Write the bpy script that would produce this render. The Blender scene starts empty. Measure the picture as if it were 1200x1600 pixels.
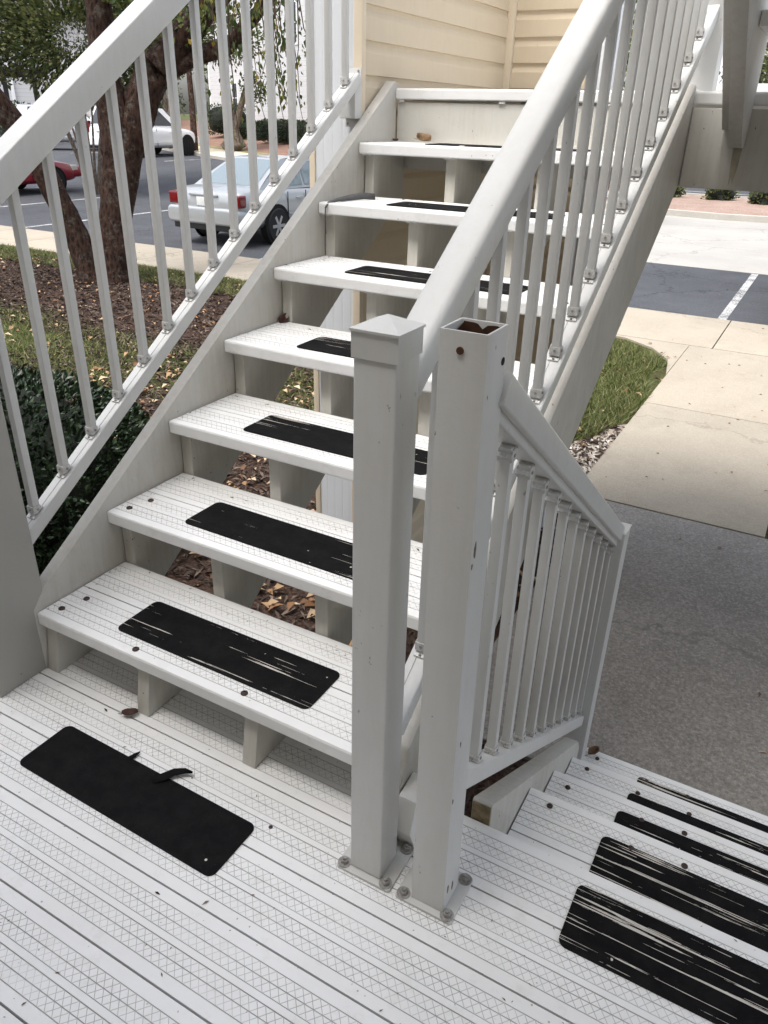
import bpy, bmesh, math, random
import numpy as np
from mathutils import Vector, Matrix
rng = np.random.default_rng(7); random.seed(7)
scene = bpy.context.scene
C = scene.collection
rad = math.radians

# ------------------------------------------------------------------ camera
cam_d = bpy.data.cameras.new('camera'); cam = bpy.data.objects.new('camera', cam_d); C.objects.link(cam)
CAM = Vector((1.56254, -0.99223, 1.35142)); yaw, pitch, roll = -0.49935, 0.48192, 0.02731
fw = Vector((math.sin(yaw)*math.cos(pitch), math.cos(yaw)*math.cos(pitch), -math.sin(pitch)))
rt = Vector((math.cos(yaw), -math.sin(yaw), 0)); up = rt.cross(fw)
r2 = math.cos(roll)*rt + math.sin(roll)*up; u2 = -math.sin(roll)*rt + math.cos(roll)*up
M4 = Matrix.Identity(4)
for i in range(3):
    M4[i][0] = r2[i]; M4[i][1] = u2[i]; M4[i][2] = -fw[i]; M4[i][3] = CAM[i]
cam.matrix_world = M4
cam_d.sensor_fit = 'AUTO'; cam_d.sensor_width = 36; cam_d.lens = 1187.335/1600*36
cam_d.clip_start = 0.05; cam_d.clip_end = 600
scene.camera = cam

# ------------------------------------------------------------------ overcast sky and soft sun
SUN_EL, SUN_AZ = 66, 200          # azimuth from +Y towards +X
w = bpy.data.worlds.new('World'); scene.world = w; w.use_nodes = True
wn = w.node_tree; wn.nodes.clear()
sky = wn.nodes.new('ShaderNodeTexSky'); sky.sky_type = 'NISHITA'; sky.sun_disc = False
sky.sun_elevation = rad(SUN_EL); sky.sun_rotation = rad(SUN_AZ); sky.air_density = 1.0; sky.dust_density = 4.0; sky.ozone_density = 1.0
hs = wn.nodes.new('ShaderNodeHueSaturation'); hs.inputs['Saturation'].default_value = 0.46
bg = wn.nodes.new('ShaderNodeBackground'); bg.inputs['Strength'].default_value = 0.15
wo = wn.nodes.new('ShaderNodeOutputWorld')
wn.links.new(sky.outputs[0], hs.inputs['Color']); wn.links.new(hs.outputs[0], bg.inputs['Color']); wn.links.new(bg.outputs[0], wo.inputs[0])
sd = bpy.data.lights.new('sun', 'SUN'); so = bpy.data.objects.new('sun', sd); C.objects.link(so)
sd.energy = 1.25; sd.angle = rad(30); sd.color = (1.0, 0.985, 0.96)
sdir = Vector((math.sin(rad(SUN_AZ))*math.cos(rad(SUN_EL)), math.cos(rad(SUN_AZ))*math.cos(rad(SUN_EL)), math.sin(rad(SUN_EL))))
so.rotation_euler = sdir.to_track_quat('Z', 'Y').to_euler()
scene.view_settings.view_transform = 'Standard'; scene.view_settings.look = 'None'
scene.view_settings.exposure = 1.26; scene.view_settings.gamma = 1.0; scene.view_settings.use_curve_mapping = False
scene.cycles.max_bounces = 8; scene.cycles.diffuse_bounces = 4; scene.cycles.glossy_bounces = 3
scene.cycles.transparent_max_bounces = 6; scene.cycles.use_denoising = True

# ------------------------------------------------------------------ node helpers
class NT:
    def __init__(s, name):
        s.m = bpy.data.materials.new(name); s.m.use_nodes = True; s.t = s.m.node_tree
        s.b = s.t.nodes['Principled BSDF']; s.L = s.t.links.new
        s._tc = None
    def n(s, typ, **kw):
        nd = s.t.nodes.new(typ)
        for k, v in kw.items(): setattr(nd, k, v)
        return nd
    def tc(s, out='Object'):
        if s._tc is None: s._tc = s.n('ShaderNodeTexCoord')
        return s._tc.outputs[out]
    def set(s, sock, v):
        if isinstance(v, (int, float)): sock.default_value = v
        elif isinstance(v, (tuple, list)): sock.default_value = tuple(v) + ((1,) if len(v) == 3 and len(sock.default_value) == 4 else ())
        else: s.L(v, sock)
    def M(s, op, a, b=0.0, c=0.0):
        nd = s.n('ShaderNodeMath', operation=op)
        for i, v in enumerate((a, b, c)): s.set(nd.inputs[i], v)
        return nd.outputs[0]
    def mix(s, f, a, b, mode='MIX'):
        nd = s.n('ShaderNodeMix', data_type='RGBA', blend_type=mode)
        s.set(nd.inputs[0], f); s.set(nd.inputs[6], a); s.set(nd.inputs[7], b); return nd.outputs[2]
    def mapping(s, scale=(1, 1, 1), vec=None, loc=(0, 0, 0)):
        nd = s.n('ShaderNodeMapping'); nd.inputs['Scale'].default_value = scale; nd.inputs['Location'].default_value = loc
        s.L(vec if vec is not None else s.tc(), nd.inputs[0]); return nd.outputs[0]
    def noise(s, scale, vec=None, detail=4, rough=.6, out=0):
        nd = s.n('ShaderNodeTexNoise'); nd.inputs['Scale'].default_value = scale
        nd.inputs['Detail'].default_value = detail; nd.inputs['Roughness'].default_value = rough
        s.L(vec if vec is not None else s.tc(), nd.inputs[0]); return nd.outputs[out]
    def vor(s, scale, vec=None, out='Distance'):
        nd = s.n('ShaderNodeTexVoronoi'); nd.inputs['Scale'].default_value = scale
        s.L(vec if vec is not None else s.tc(), nd.inputs[0]); return nd.outputs[out]
    def ramp(s, v, a, b):            # smooth 0..1 between a and b
        nd = s.n('ShaderNodeMapRange'); s.set(nd.inputs[0], v); nd.inputs[1].default_value = a; nd.inputs[2].default_value = b
        return nd.outputs[0]
    def bump(s, h, dist=.002, st=1.0):
        nd = s.n('ShaderNodeBump'); nd.inputs['Distance'].default_value = dist; nd.inputs['Strength'].default_value = st
        s.L(h, nd.inputs['Height']); s.L(nd.outputs[0], s.b.inputs['Normal'])
    def fin(s, col=None, rough=None, spec=None, metal=None):
        if col is not None: s.set(s.b.inputs['Base Color'], col)
        if rough is not None: s.set(s.b.inputs['Roughness'], rough)
        if spec is not None: s.set(s.b.inputs['Specular IOR Level'], spec)
        if metal is not None: s.set(s.b.inputs['Metallic'], metal)
        return s.m
    def world(s):
        return s.n('ShaderNodeNewGeometry').outputs['Position']

def paint(name, base, rough=.42, dirt=.5, chips=.5, dirtcol=(.42, .37, .28), thr=0.0):
    t = NT(name); P = t.world()
    big = t.noise(3.0, P, 5, .65); fine = t.noise(28.0, P, 4, .7)
    streak = t.noise(9.0, t.mapping((6, 6, .6), P), 4, .65)
    d = t.M('MULTIPLY', t.ramp(t.M('ADD', t.M('MULTIPLY', big, .6), t.M('MULTIPLY', streak, .4)), .46, .78), dirt)
    col = t.mix(d, base, tuple(b*.55 + c_*.45 for b, c_ in zip(base, dirtcol)))
    col = t.mix(t.M('MULTIPLY', t.ramp(fine, .55, .8), .14*dirt), col, dirtcol)
    # specks and scuffs: small chips where paint is gone
    k = t.noise(4.0, P, 2, .5)
    sp = t.M('MULTIPLY', t.M('GREATER_THAN', t.noise(85.0, t.mapping((1.0, 1.0, .5), P), 3, .6), .705), t.M('GREATER_THAN', k, .56-thr))
    sc = t.M('GREATER_THAN', t.noise(26.0, t.mapping((1.0, 1.0, .35), P), 6, .75), .735-thr)
    sp = t.M('MULTIPLY', t.M('MAXIMUM', sp, sc), chips)
    col = t.mix(sp, col, (.10, .085, .07))
    t.bump(t.M('ADD', t.M('MULTIPLY', fine, .5), t.noise(110.0, P, 3, .6)), .0012, .35)
    return t.fin(col, t.M('ADD', rough, t.M('MULTIPLY', fine, .2)), .45)

def plank_mat():
    t = NT('ribbed_plank'); geo = t.tc(); sx = t.n('ShaderNodeSeparateXYZ'); t.L(geo, sx.inputs[0])
    x, y, z = sx.outputs
    P = t.world()
    ay = t.M('ABSOLUTE', y)
    # knurled bands between 7 and 28.5 mm and 28.5 to 50 mm from the plank centre
    v = t.M('DIVIDE', t.M('SUBTRACT', ay, .007), .0215)
    inb = t.M('MULTIPLY', t.M('GREATER_THAN', v, 0.06), t.M('LESS_THAN', v, 1.94))
    vf = t.M('FRACT', v)
    px = t.M('DIVIDE', x, .0185)
    def ln(sgn):
        f = t.M('FRACT', t.M('ADD', px, t.M('MULTIPLY', vf, 1.0*sgn)))
        return t.M('LESS_THAN', t.M('ABSOLUTE', t.M('SUBTRACT', f, .5)), .042)
    kn = t.M('MULTIPLY', t.M('MAXIMUM', ln(1), ln(-1)), inb)
    worn = t.ramp(t.noise(7.0, P, 4, .6), .30, .62)
    kn = t.M('MULTIPLY', kn, t.M('ADD', .18, t.M('MULTIPLY', worn, .52)))
    def gl(c_, hw): return t.M('LESS_THAN', t.M('ABSOLUTE', t.M('SUBTRACT', ay, c_)), hw)
    gr = t.M('MAXIMUM', t.M('MAXIMUM', gl(.007, .0008), gl(.0285, .0009)), gl(.050, .0009))
    gr = t.M('MULTIPLY', gr, t.M('ADD', .35, t.M('MULTIPLY', t.noise(11., P, 3), .5)))
    top = t.M('GREATER_THAN', z, -.003)
    ink = t.M('MULTIPLY', t.M('MAXIMUM', kn, gr), top)
    base = t.mix(t.ramp(t.noise(2.2, P, 5, .65), .36, .74), (.85, .85, .84), (.76, .755, .735))
    base = t.mix(t.M('MULTIPLY', t.ramp(t.noise(16.0, P, 5, .75), .55, .82), .28), base, (.36, .32, .25))
    v2 = t.vor(42.0, P); kk = t.noise(6.0, P, 2)
    spk = t.M('MULTIPLY', t.M('LESS_THAN', v2, .085), t.M('GREATER_THAN', kk, .56))
    fin = t.M('GREATER_THAN', t.noise(75.0, t.mapping((.6, 1.5, 1), P), 5, .7), .715)
    base = t.mix(t.M('MULTIPLY', t.M('MAXIMUM', spk, fin), .6), base, (.16, .14, .11))
    col = t.mix(ink, base, (.22, .205, .18))
    t.bump(t.M('SUBTRACT', t.M('MULTIPLY', t.noise(140., P, 3), .4), ink), .0012, .5)
    return t.fin(col, t.M('ADD', .36, t.M('MULTIPLY', t.noise(20., P, 3), .3)), .4)

def pad_mat(name, amount):
    t = NT(name); P = t.tc(); W = t.world()
    o = t.n('ShaderNodeObjectInfo'); off = t.M('MULTIPLY', o.outputs['Random'], 37.0)
    cv = t.n('ShaderNodeCombineXYZ'); t.L(off, cv.inputs[0]); t.L(off, cv.inputs[1])
    va = t.n('ShaderNodeVectorMath', operation='ADD'); t.L(P, va.inputs[0]); t.L(cv.outputs[0], va.inputs[1]); Q = va.outputs[0]
    st = t.noise(1.0, t.mapping((3.2, 190, 1), Q), 3, .55)
    gate = t.noise(1.0, t.mapping((2.0, 60, 1), Q, (9, 3, 0)), 2, .5)
    jag = t.noise(60.0, Q, 3, .7)
    m = t.M('ADD', t.M('ADD', st, t.M('MULTIPLY', gate, .75)), t.M('MULTIPLY', jag, .10))
    cut = t.M('GREATER_THAN', m, 1.19 - amount)
    bits = t.M('MULTIPLY', t.M('LESS_THAN', t.vor(26.0, Q), .075), t.M('GREATER_THAN', t.noise(9., Q, 2), .57))
    cut = t.M('MAXIMUM', cut, bits)
    blk = t.mix(t.ramp(t.noise(22.0, Q, 5, .7), .4, .75), (.0035, .0035, .004), (.011, .0105, .0105))
    blk = t.mix(t.M('MULTIPLY', t.M('GREATER_THAN', t.noise(300.0, Q, 2), .70), .25), blk, (.07, .07, .07))
    col = t.mix(cut, blk, t.mix(t.noise(30., Q, 3), (.70, .68, .63), (.45, .40, .33)))
    t.bump(t.M('SUBTRACT', t.M('MULTIPLY', t.noise(420., Q, 2), .5), t.M('MULTIPLY', cut, 1.2)), .0012, .6)
    return t.fin(col, .78, .12)

def simple(name, col, rough=.6, metal=0.0, var=.25, scale=12., spec=.4, coat=0, bump=0):
    t = NT(name); P = t.world(); f = t.noise(scale, P, 4, .6)
    c2 = tuple(max(0, c_*(1-var)) for c_ in col)
    t.fin(t.mix(t.ramp(f, .3, .7), col, c2), rough, spec, metal)
    if coat: t.b.inputs['Coat Weight'].default_value = coat; t.b.inputs['Coat Roughness'].default_value = .08
    if bump: t.bump(t.noise(scale*4, P, 4, .65), bump, .7)
    return t.m

def leafy(name, cols, rough=.55, trans=.0):
    t = NT(name); g = t.n('ShaderNodeNewGeometry'); r_ = g.outputs['Random Per Island']
    cr = t.n('ShaderNodeValToRGB'); t.L(r_, cr.inputs[0]); els = cr.color_ramp.elements
    while len(els) < len(cols): els.new(.5)
    for i, c_ in enumerate(cols): els[i].position = i/(len(cols)-1); els[i].color = (*c_, 1)
    cr.color_ramp.interpolation = 'LINEAR'
    t.fin(cr.outputs[0], rough, .35)
    if trans:
        tr = t.n('ShaderNodeBsdfTranslucent'); t.L(cr.outputs[0], tr.inputs[0])
        mx = t.n('ShaderNodeMixShader'); mx.inputs[0].default_value = trans
        t.L(t.b.outputs[0], mx.inputs[1]); t.L(tr.outputs[0], mx.inputs[2])
        t.L(mx.outputs[0], t.t.nodes['Material Output'].inputs[0])
    return t.m

def concrete(name, a, b, agg=.5, scale=1.0, stain=(.3, .27, .22), gs=140., crack=0):
    t = NT(name); P = t.world()
    col = t.mix(t.ramp(t.noise(.9*scale, P, 6, .65), .32, .7), a, b)
    col = t.mix(t.M('MULTIPLY', t.ramp(t.noise(3.7*scale, P, 6, .7), .52, .8), .45), col, stain)
    g1 = t.noise(gs, P, 3, .8)
    col = t.mix(t.M('MULTIPLY', t.ramp(g1, .50, .68), agg*.55), col, tuple(x*.28 for x in a))
    col = t.mix(t.M('MULTIPLY', t.ramp(g1, .47, .34), agg*.5), col, tuple(min(.9, x*1.7) for x in a))
    if crack:
        va = t.n('ShaderNodeVectorMath', operation='ADD'); t.L(P, va.inputs[0])
        nz = t.noise(1.3, P, 5, .7, 1); vs_ = t.n('ShaderNodeVectorMath', operation='SCALE'); t.L(nz, vs_.inputs[0]); vs_.inputs[3].default_value = .9; t.L(vs_.outputs[0], va.inputs[1])
        vd = t.n('ShaderNodeTexVoronoi', feature='DISTANCE_TO_EDGE'); vd.inputs['Scale'].default_value = .28; t.L(va.outputs[0], vd.inputs[0])
        col = t.mix(t.M('MULTIPLY', t.ramp(vd.outputs['Distance'], .006, .002), crack), col, tuple(x*.35 for x in a))
    sp = t.M('MULTIPLY', t.M('LESS_THAN', t.vor(9.0, P), .05), t.M('GREATER_THAN', t.noise(3., P, 2), .5))
    col = t.mix(t.M('MULTIPLY', sp, .6), col, (.09, .07, .05))
    t.bump(t.M('ADD', g1, t.noise(18., P, 4)), .004, .4)
    return t.fin(col, .85, .25)

def bark_mat(name, a, b, lich):
    t = NT(name); P = t.world(); Q = t.mapping((1, 1, .38), P)
    v = t.vor(24.0, Q); n = t.noise(30.0, Q, 7, .8)
    h = t.M('ADD', t.M('MULTIPLY', v, .8), n)
    col = t.mix(t.ramp(h, .45, 1.05), a, b)
    col = t.mix(t.M('MULTIPLY', t.ramp(t.noise(7.0, P, 8, .8), .53, .62), .6), col, lich)
    t.bump(h, .08, 1.0)
    return t.fin(col, .9, .2)

def siding_far(name, a):
    t = NT(name); sx = t.n('ShaderNodeSeparateXYZ'); t.L(t.world(), sx.inputs[0])
    f = t.M('FRACT', t.M('DIVIDE', sx.outputs[2], .22))
    l = t.M('LESS_THAN', f, .16)
    t.bump(f, .03, .6)
    return t.fin(t.mix(t.M('MULTIPLY', l, .35), a, (.35, .35, .36)), .6, .3)

WHITE = paint('white_paint', (.78, .77, .735), .40, .55, .45)
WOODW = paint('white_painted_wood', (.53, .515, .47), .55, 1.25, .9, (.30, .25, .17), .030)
METW = paint('white_rail_metal', (.63, .63, .61), .26, .55, .5, (.40, .36, .29), .012)
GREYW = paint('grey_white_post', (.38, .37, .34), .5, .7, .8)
CHIP = paint('chipped_white_metal', (.58, .58, .56), .32, .55, 1.0, (.40, .35, .27), .035)
PLANK = plank_mat()
PAD0, PAD1, PAD2 = pad_mat('grip_pad_new', -.08), pad_mat('grip_pad_used', .055), pad_mat('grip_pad_torn', .15)
CREAM = paint('cream_siding', (.65, .55, .405), .55, .4, .22, (.40, .32, .2))
CREAMT = paint('cream_trim', (.72, .62, .47), .5, .4, .2, (.40, .32, .2))
PANELW = paint('white_fluted_panel', (.66, .68, .70), .5, .25, .12)
STEEL = simple('bolt_steel', (.40, .385, .36), .5, .1, .6, 90., .5)
SCREWM = simple('rusty_screw', (.075, .05, .04), .6, .3, .5, 90., .4)
GALV = simple('bracket_metal', (.70, .69, .665), .4, .1, .35, 160., .5)
DARK = simple('dark_recess', (.012, .011, .010), .9)
RUST = simple('rust', (.11, .05, .025), .9, 0, .6, 30.)
CHIPM = simple('bare_patch', (.21, .18, .13), .7, 0, .6, 120.)
RAWWOOD = simple('raw_wood_end', (.34, .27, .16), .85, 0, .55, 40., .2, 0, .004)
RUSTSTAIN = simple('rust_stain', (.40, .355, .27), .6, 0, .35, 20.)
TANC = concrete('tan_concrete', (.385, .34, .27), (.325, .285, .225), .45, 1.0, (.24, .205, .16), 110., .3)
GREYC = concrete('grey_aggregate', (.285, .262, .235), (.215, .198, .176), 1.0, 1.0, (.15, .135, .118), 75., .35)
DRIVE = concrete('drive_concrete', (.385, .37, .34), (.31, .298, .275), .25, .5, (.24, .225, .2), 120., .4)
KERB = concrete('kerb_concrete', (.46, .43, .38), (.36, .34, .30), .4)
FARWALK = concrete('far_walk', (.60, .53, .40), (.54, .48, .37), .2)
ASPH = concrete('asphalt', (.074, .077, .085), (.048, .050, .057), .9, .6, (.115, .115, .125), 60., .7)
_l = NT('worn_line_paint'); _n = _l.M('ADD', _l.M('MULTIPLY', _l.noise(45., _l.world(), 5, .75), .7), _l.M('MULTIPLY', _l.noise(3., _l.world(), 3), .3))
LINEP = _l.fin(_l.mix(_l.ramp(_n, .47, .56), (.50, .50, .49), (.10, .10, .105)), .75, .3)
STRAW = concrete('pine_straw', (.24, .145, .105), (.16, .09, .065), 1.0, 2.0, (.09, .055, .04), 40.)
STRAW2 = concrete('pale_straw', (.34, .25, .205), (.24, .165, .13), 1.0, 2.0, (.13, .09, .07), 30.)
BARK = bark_mat('tree_bark', (.010, .0065, .005), (.090, .049, .035), (.21, .19, .155))
BARK2 = bark_mat('pale_bark', (.10, .075, .055), (.28, .22, .17), (.34, .32, .26))
SOIL = None

# ------------------------------------------------------------------ mesh helpers
class MB:
    def __init__(s): s.v = []; s.f = []; s.mi = []
    def add(s, vs, fs, mi=0):
        b = len(s.v); s.v += [tuple(p) for p in vs]
        for f in fs: s.f.append(tuple(i+b for i in f)); s.mi.append(mi)
        return s
    def box(s, a, b, mi=0):
        (x0, y0, z0), (x1, y1, z1) = a, b
        return s.add([(x0,y0,z0),(x1,y0,z0),(x1,y1,z0),(x0,y1,z0),(x0,y0,z1),(x1,y0,z1),(x1,y1,z1),(x0,y1,z1)],
              [(3,2,1,0),(4,5,6,7),(0,1,5,4),(1,2,6,5),(2,3,7,6),(3,0,4,7)], mi)
    def prism(s, poly, ax, a, b, mi=0):      # polygon extruded along axis ax between a and b
        n = len(poly)
        def P(u, v, w_): return {0: (w_, u, v), 1: (u, w_, v), 2: (u, v, w_)}[ax]
        vs = [P(u, v, a) for u, v in poly] + [P(u, v, b) for u, v in poly]
        fs = [tuple(range(n))[::-1], tuple(range(n, 2*n))] + [(i, (i+1) % n, n+(i+1) % n, n+i) for i in range(n)]
        return s.add(vs, fs, mi)
    def bar(s, p, q, prof, upv=(0, 0, 1), mi=0):   # profile [(side, up)...] swept p -> q
        p, q = Vector(p), Vector(q); d = (q-p).normalized(); sd_ = d.cross(Vector(upv)).normalized(); u_ = sd_.cross(d)
        n = len(prof); vs = [p + sd_*a + u_*b for a, b in prof] + [q + sd_*a + u_*b for a, b in prof]
        fs = [tuple(range(n))[::-1], tuple(range(n, 2*n))] + [(i, (i+1) % n, n+(i+1) % n, n+i) for i in range(n)]
        return s.add(vs, fs, mi)
    def tube(s, pts, rads, n=8, mi=0, wob=0.0):
        pts = [Vector(p) for p in pts]; vs = []; fs = []
        ref = Vector((.31, .17, .93))
        for i, p in enumerate(pts):
            d = (pts[min(i+1, len(pts)-1)] - pts[max(i-1, 0)]).normalized()
            a = d.cross(ref if abs(d.dot(ref)) < .95 else Vector((1, 0, 0))).normalized(); b = d.cross(a)
            for k in range(n):
                t = 2*math.pi*k/n; rr = rads[i]*(1 + (random.uniform(-wob, wob) if wob else 0))
                vs.append(p + a*math.cos(t)*rr + b*math.sin(t)*rr)
        for i in range(len(pts)-1):
            for k in range(n): fs.append((i*n+k, i*n+(k+1) % n, (i+1)*n+(k+1) % n, (i+1)*n+k))
        fs.append(tuple(range(n))[::-1]); fs.append(tuple((len(pts)-1)*n+k for k in range(n)))
        return s.add(vs, fs, mi)
    def lathe(s, prof, n=12, c=(0, 0, 0), ax=2, mi=0):  # prof [(radius, height)...]
        vs = []; fs = []
        for r_, h in prof:
            for k in range(n):
                t = 2*math.pi*k/n; a, b = r_*math.cos(t), r_*math.sin(t)
                p = {0: (h, a, b), 1: (b, h, a), 2: (a, b, h)}[ax]
                vs.append((p[0]+c[0], p[1]+c[1], p[2]+c[2]))
        m = len(prof)
        for i in range(m-1):
            for k in range(n): fs.append((i*n+k, i*n+(k+1) % n, (i+1)*n+(k+1) % n, (i+1)*n+k))
        fs.append(tuple(range(n))[::-1]); fs.append(tuple((m-1)*n+k for k in range(n)))
        return s.add(vs, fs, mi)
    def mesh(s, name, mats, bevel=0, seg=2, smooth=False):
        me = bpy.data.meshes.new(name); me.from_pydata(s.v, [], s.f)
        mats = mats if isinstance(mats, (list, tuple)) else [mats]
        for m in mats: me.materials.append(m)
        me.polygons.foreach_set('material_index', s.mi)
        bm = bmesh.new(); bm.from_mesh(me); bmesh.ops.recalc_face_normals(bm, faces=bm.faces)
        if bevel:
            ed = [e for e in bm.edges if len(e.link_faces) == 2 and e.calc_face_angle(0) > .5]
            bmesh.ops.bevel(bm, geom=ed, offset=bevel, segments=seg, profile=.6, affect='EDGES', clamp_overlap=True)
        bm.to_mesh(me); bm.free()
        if smooth or bevel:
            for p in me.polygons: p.use_smooth = True
            try: me.set_sharp_from_angle(angle=rad(38))
            except Exception: pass
        return me
    def build(s, name, mats, parent=None, loc=(0, 0, 0), rz=0, bevel=0, seg=2, smooth=False):
        return link(name, s.mesh(name, mats, bevel, seg, smooth), parent, loc, rz)

def link(name, me, parent=None, loc=(0, 0, 0), rz=0):
    o = bpy.data.objects.new(name, me); C.objects.link(o); o.location = loc; o.rotation_euler = (0, 0, rz)
    if parent is not None: o.parent = parent
    return o
def thing(name, label, cat, loc=(0, 0, 0), group=None, rz=0):
    o = bpy.data.objects.new(name, None); C.objects.link(o); o.location = loc; o.rotation_euler = (0, 0, rz); o.empty_display_size = .1
    o['label'] = label; o['category'] = cat
    if group: o['group'] = group
    return o
def tag(o, label, cat, group=None):
    o['label'] = label; o['category'] = cat
    if group: o['group'] = group
    return o
def struct(o): o['kind'] = 'structure'; return o
def stuff(o): o['kind'] = 'stuff'; return o
def rrect(wd, ht, r_, n=4):
    pts = []
    for cx, cy, a0 in ((wd/2-r_, ht/2-r_, 0), (-wd/2+r_, ht/2-r_, 90), (-wd/2+r_, -ht/2+r_, 180), (wd/2-r_, -ht/2+r_, 270)):
        for k in range(n+1): a = rad(a0+90*k/n); pts.append((cx+r_*math.cos(a), cy+r_*math.sin(a)))
    return pts
def rect(x0, x1, y0, y1): return [(x0, y0), (x1, y0), (x1, y1), (x0, y1)]

R_, G_ = .18, .2681                     # riser and going of the flights
S_ = R_/G_

# ------------------------------------------------------------------ planks
def plank_section(th=.037, front=False):
    # top outline from front (-y) to back, with six shallow grooves and a slightly proud middle rib
    top = [(-.0742, 0)] if not front else [(-.0765, -.006), (-.0745, -.001), (-.071, 0)]
    for c_, dz in ((-.050, 0), (-.0285, 0), (-.007, .0009), (.007, 0), (.0285, 0), (.050, 0)):
        z0 = top[-1][1]
        top += [(c_-.0011, z0), (c_, -.0014), (c_+.0011, dz)]
    top += [(.0742, 0)]
    bot = [(.0742, -th), (-.0742, -th)] if not front else [(.0742, -th), (-.0735, -th), (-.0735, -th+.004), (-.0765, -th+.004)]
    return top + bot
_pm = {}
def plank_mesh(length, front=False):
    k = (round(length, 3), front)
    if k not in _pm:
        m = MB(); m.prism(plank_section(front=front), 0, -length/2, length/2); _pm[k] = m.mesh('plank', PLANK)
    return _pm[k]
def pad_mesh(mat, L=.585, Wd=.146, key={}):
    if mat.name not in key:
        m = MB(); m.prism(rrect(L, Wd, .017, 5), 2, 0, .0022); key[mat.name] = m.mesh('grip_pad', mat)
    return key[mat.name]
def screw_mesh(key={}):
    if not key:
        m = MB(); m.lathe([(.0085, 0), (.0085, .0016), (.006, .003), (.003, .0034), (.0025, .0018)], 12); key['m'] = m.mesh('screw', SCREWM, smooth=True)
    return key['m']

# ------------------------------------------------------------------ ground and paving (large structure)
GZ = -.9; GF = -.337        # near ground, and the higher far side of the car park
def ground_mat():
    t = NT('mulch_ground'); P = t.world()
    n1 = t.noise(.55, P, 5, .6); n2 = t.noise(60.0, t.mapping((1, 1, 1), P), 4, .75); n3 = t.noise(9.0, P, 5, .7)
    mul = t.mix(t.ramp(n2, .36, .66), (.026, .016, .012), (.12, .075, .055))
    mul = t.mix(t.M('MULTIPLY', t.ramp(n3, .55, .75), .5), mul, (.22, .17, .13))
    gr = t.mix(t.ramp(n2, .35, .7), (.035, .050, .014), (.13, .14, .05))
    sx = t.n('ShaderNodeSeparateXYZ'); t.L(P, sx.inputs[0])
    yy = t.M('ADD', sx.outputs[1], t.M('MULTIPLY', t.M('SUBTRACT', n1, .5), 2.2))
    g1 = t.M('MULTIPLY', t.ramp(yy, 7.35, 7.75), 1.0)                                   # verge by the pavement
    g2 = t.M('MULTIPLY', t.ramp(yy, 3.3, 3.8), t.ramp(yy, 5.3, 4.7))                    # worn lawn strip
    g3 = t.ramp(sx.outputs[0], -1.6, -.9)                                               # lawn by the walkway
    g3 = t.M('MULTIPLY', g3, t.ramp(yy, 3.9, 4.5))
    gm = t.M('MULTIPLY', t.M('MAXIMUM', t.M('MAXIMUM', g1, g2), g3), t.ramp(n3, .30, .52))
    t.bump(t.M('ADD', n2, n3), .03, .8)
    return t.fin(t.mix(gm, mul, gr), .95, .15)
m = MB(); m.box((-300, -60, GZ-.6), (200, 400, GZ-.02)); struct(m.build('ground', ground_mat()))

# concrete pad under the upper landing
slab = struct(MB().box((.62, 1.26, GZ-.2), (7.0, 3.725, GZ)).build('concrete_slab', GREYC, bevel=.006))
# walkway of separate panels, and the pavement along the car park
walk = bpy.data.objects.new('walkway', None); C.objects.link(walk); struct(walk)
for y0, y1 in ((3.735, 5.90), (5.912, 8.20)):
    MB().box((.455, y0, GZ-.15), (1.66, y1, GZ+.004)).build('panel', TANC, walk, bevel=.006)
# flared corner towards the cross pavement
MB().prism([(.450, 6.9), (.450, 8.205), (-.75, 8.205), (-.25, 8.13), (.12, 7.85), (.36, 7.45)], 2, GZ-.15, GZ+.002).build('panel', TANC, walk)
MB().prism([(1.668, 6.9), (1.668, 8.205), (2.9, 8.205), (2.3, 8.0), (1.9, 7.6)], 2, GZ-.15, GZ+.002).build('panel', TANC, walk)
pave = bpy.data.objects.new('pavement', None); C.objects.link(pave); struct(pave)
xs = -36.0; jp = []
while xs < 14: jp.append(xs); xs += 1.52
off = .70 - min(jp, key=lambda v: abs(v-.70))
for a in jp:
    MB().box((a+off+.006, 8.215, GZ-.15), (a+off+1.514, 9.80, GZ+.006)).build('panel', TANC, pave, bevel=.006)
# car park and drive
struct(MB().box((-120, 9.81, GZ-.2), (60, 13.85, GZ-.012)).build('parking_lot', ASPH))
def lot_z(x, y):      # the car park climbs gently away from the building
    t = min(1, max(0, (y-(15.3+max(0, -x-10)*.12))/5.2)); q = min(1, max(0, (-x-6)/4.5)); return GZ-.0125 + .563*t*t*(3-2*t)*q*q*(3-2*q)
m = MB(); gx = [-6-1.5*i for i in range(8)] + [-18-3*i for i in range(1, 22)]; gy = [13.85+.5*i for i in range(20)] + [24+4*i for i in range(1, 12)]
m.add([(x, y, lot_z(x, y)) for y in gy for x in gx], [(j*len(gx)+i, j*len(gx)+i+1, (j+1)*len(gx)+i+1, (j+1)*len(gx)+i) for j in range(len(gy)-1) for i in range(len(gx)-1)])
struct(m.build('parking_aisle', ASPH, smooth=True))
struct(MB().box((-6.0, 13.85, GZ-.2), (60, 22.4, GZ-.006)).build('driveway', DRIVE))
struct(MB().box((-6.0, 29.2, GZ-.2), (60, 90, GZ-.006)).build('road', ASPH))
struct(MB().box((-6.0, 22.4, GZ-.2), (60, 29.2, GZ-.013)).build('island_base', DRIVE))
marks = bpy.data.objects.new('parking_lines', None); C.objects.link(marks); struct(marks)
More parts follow.
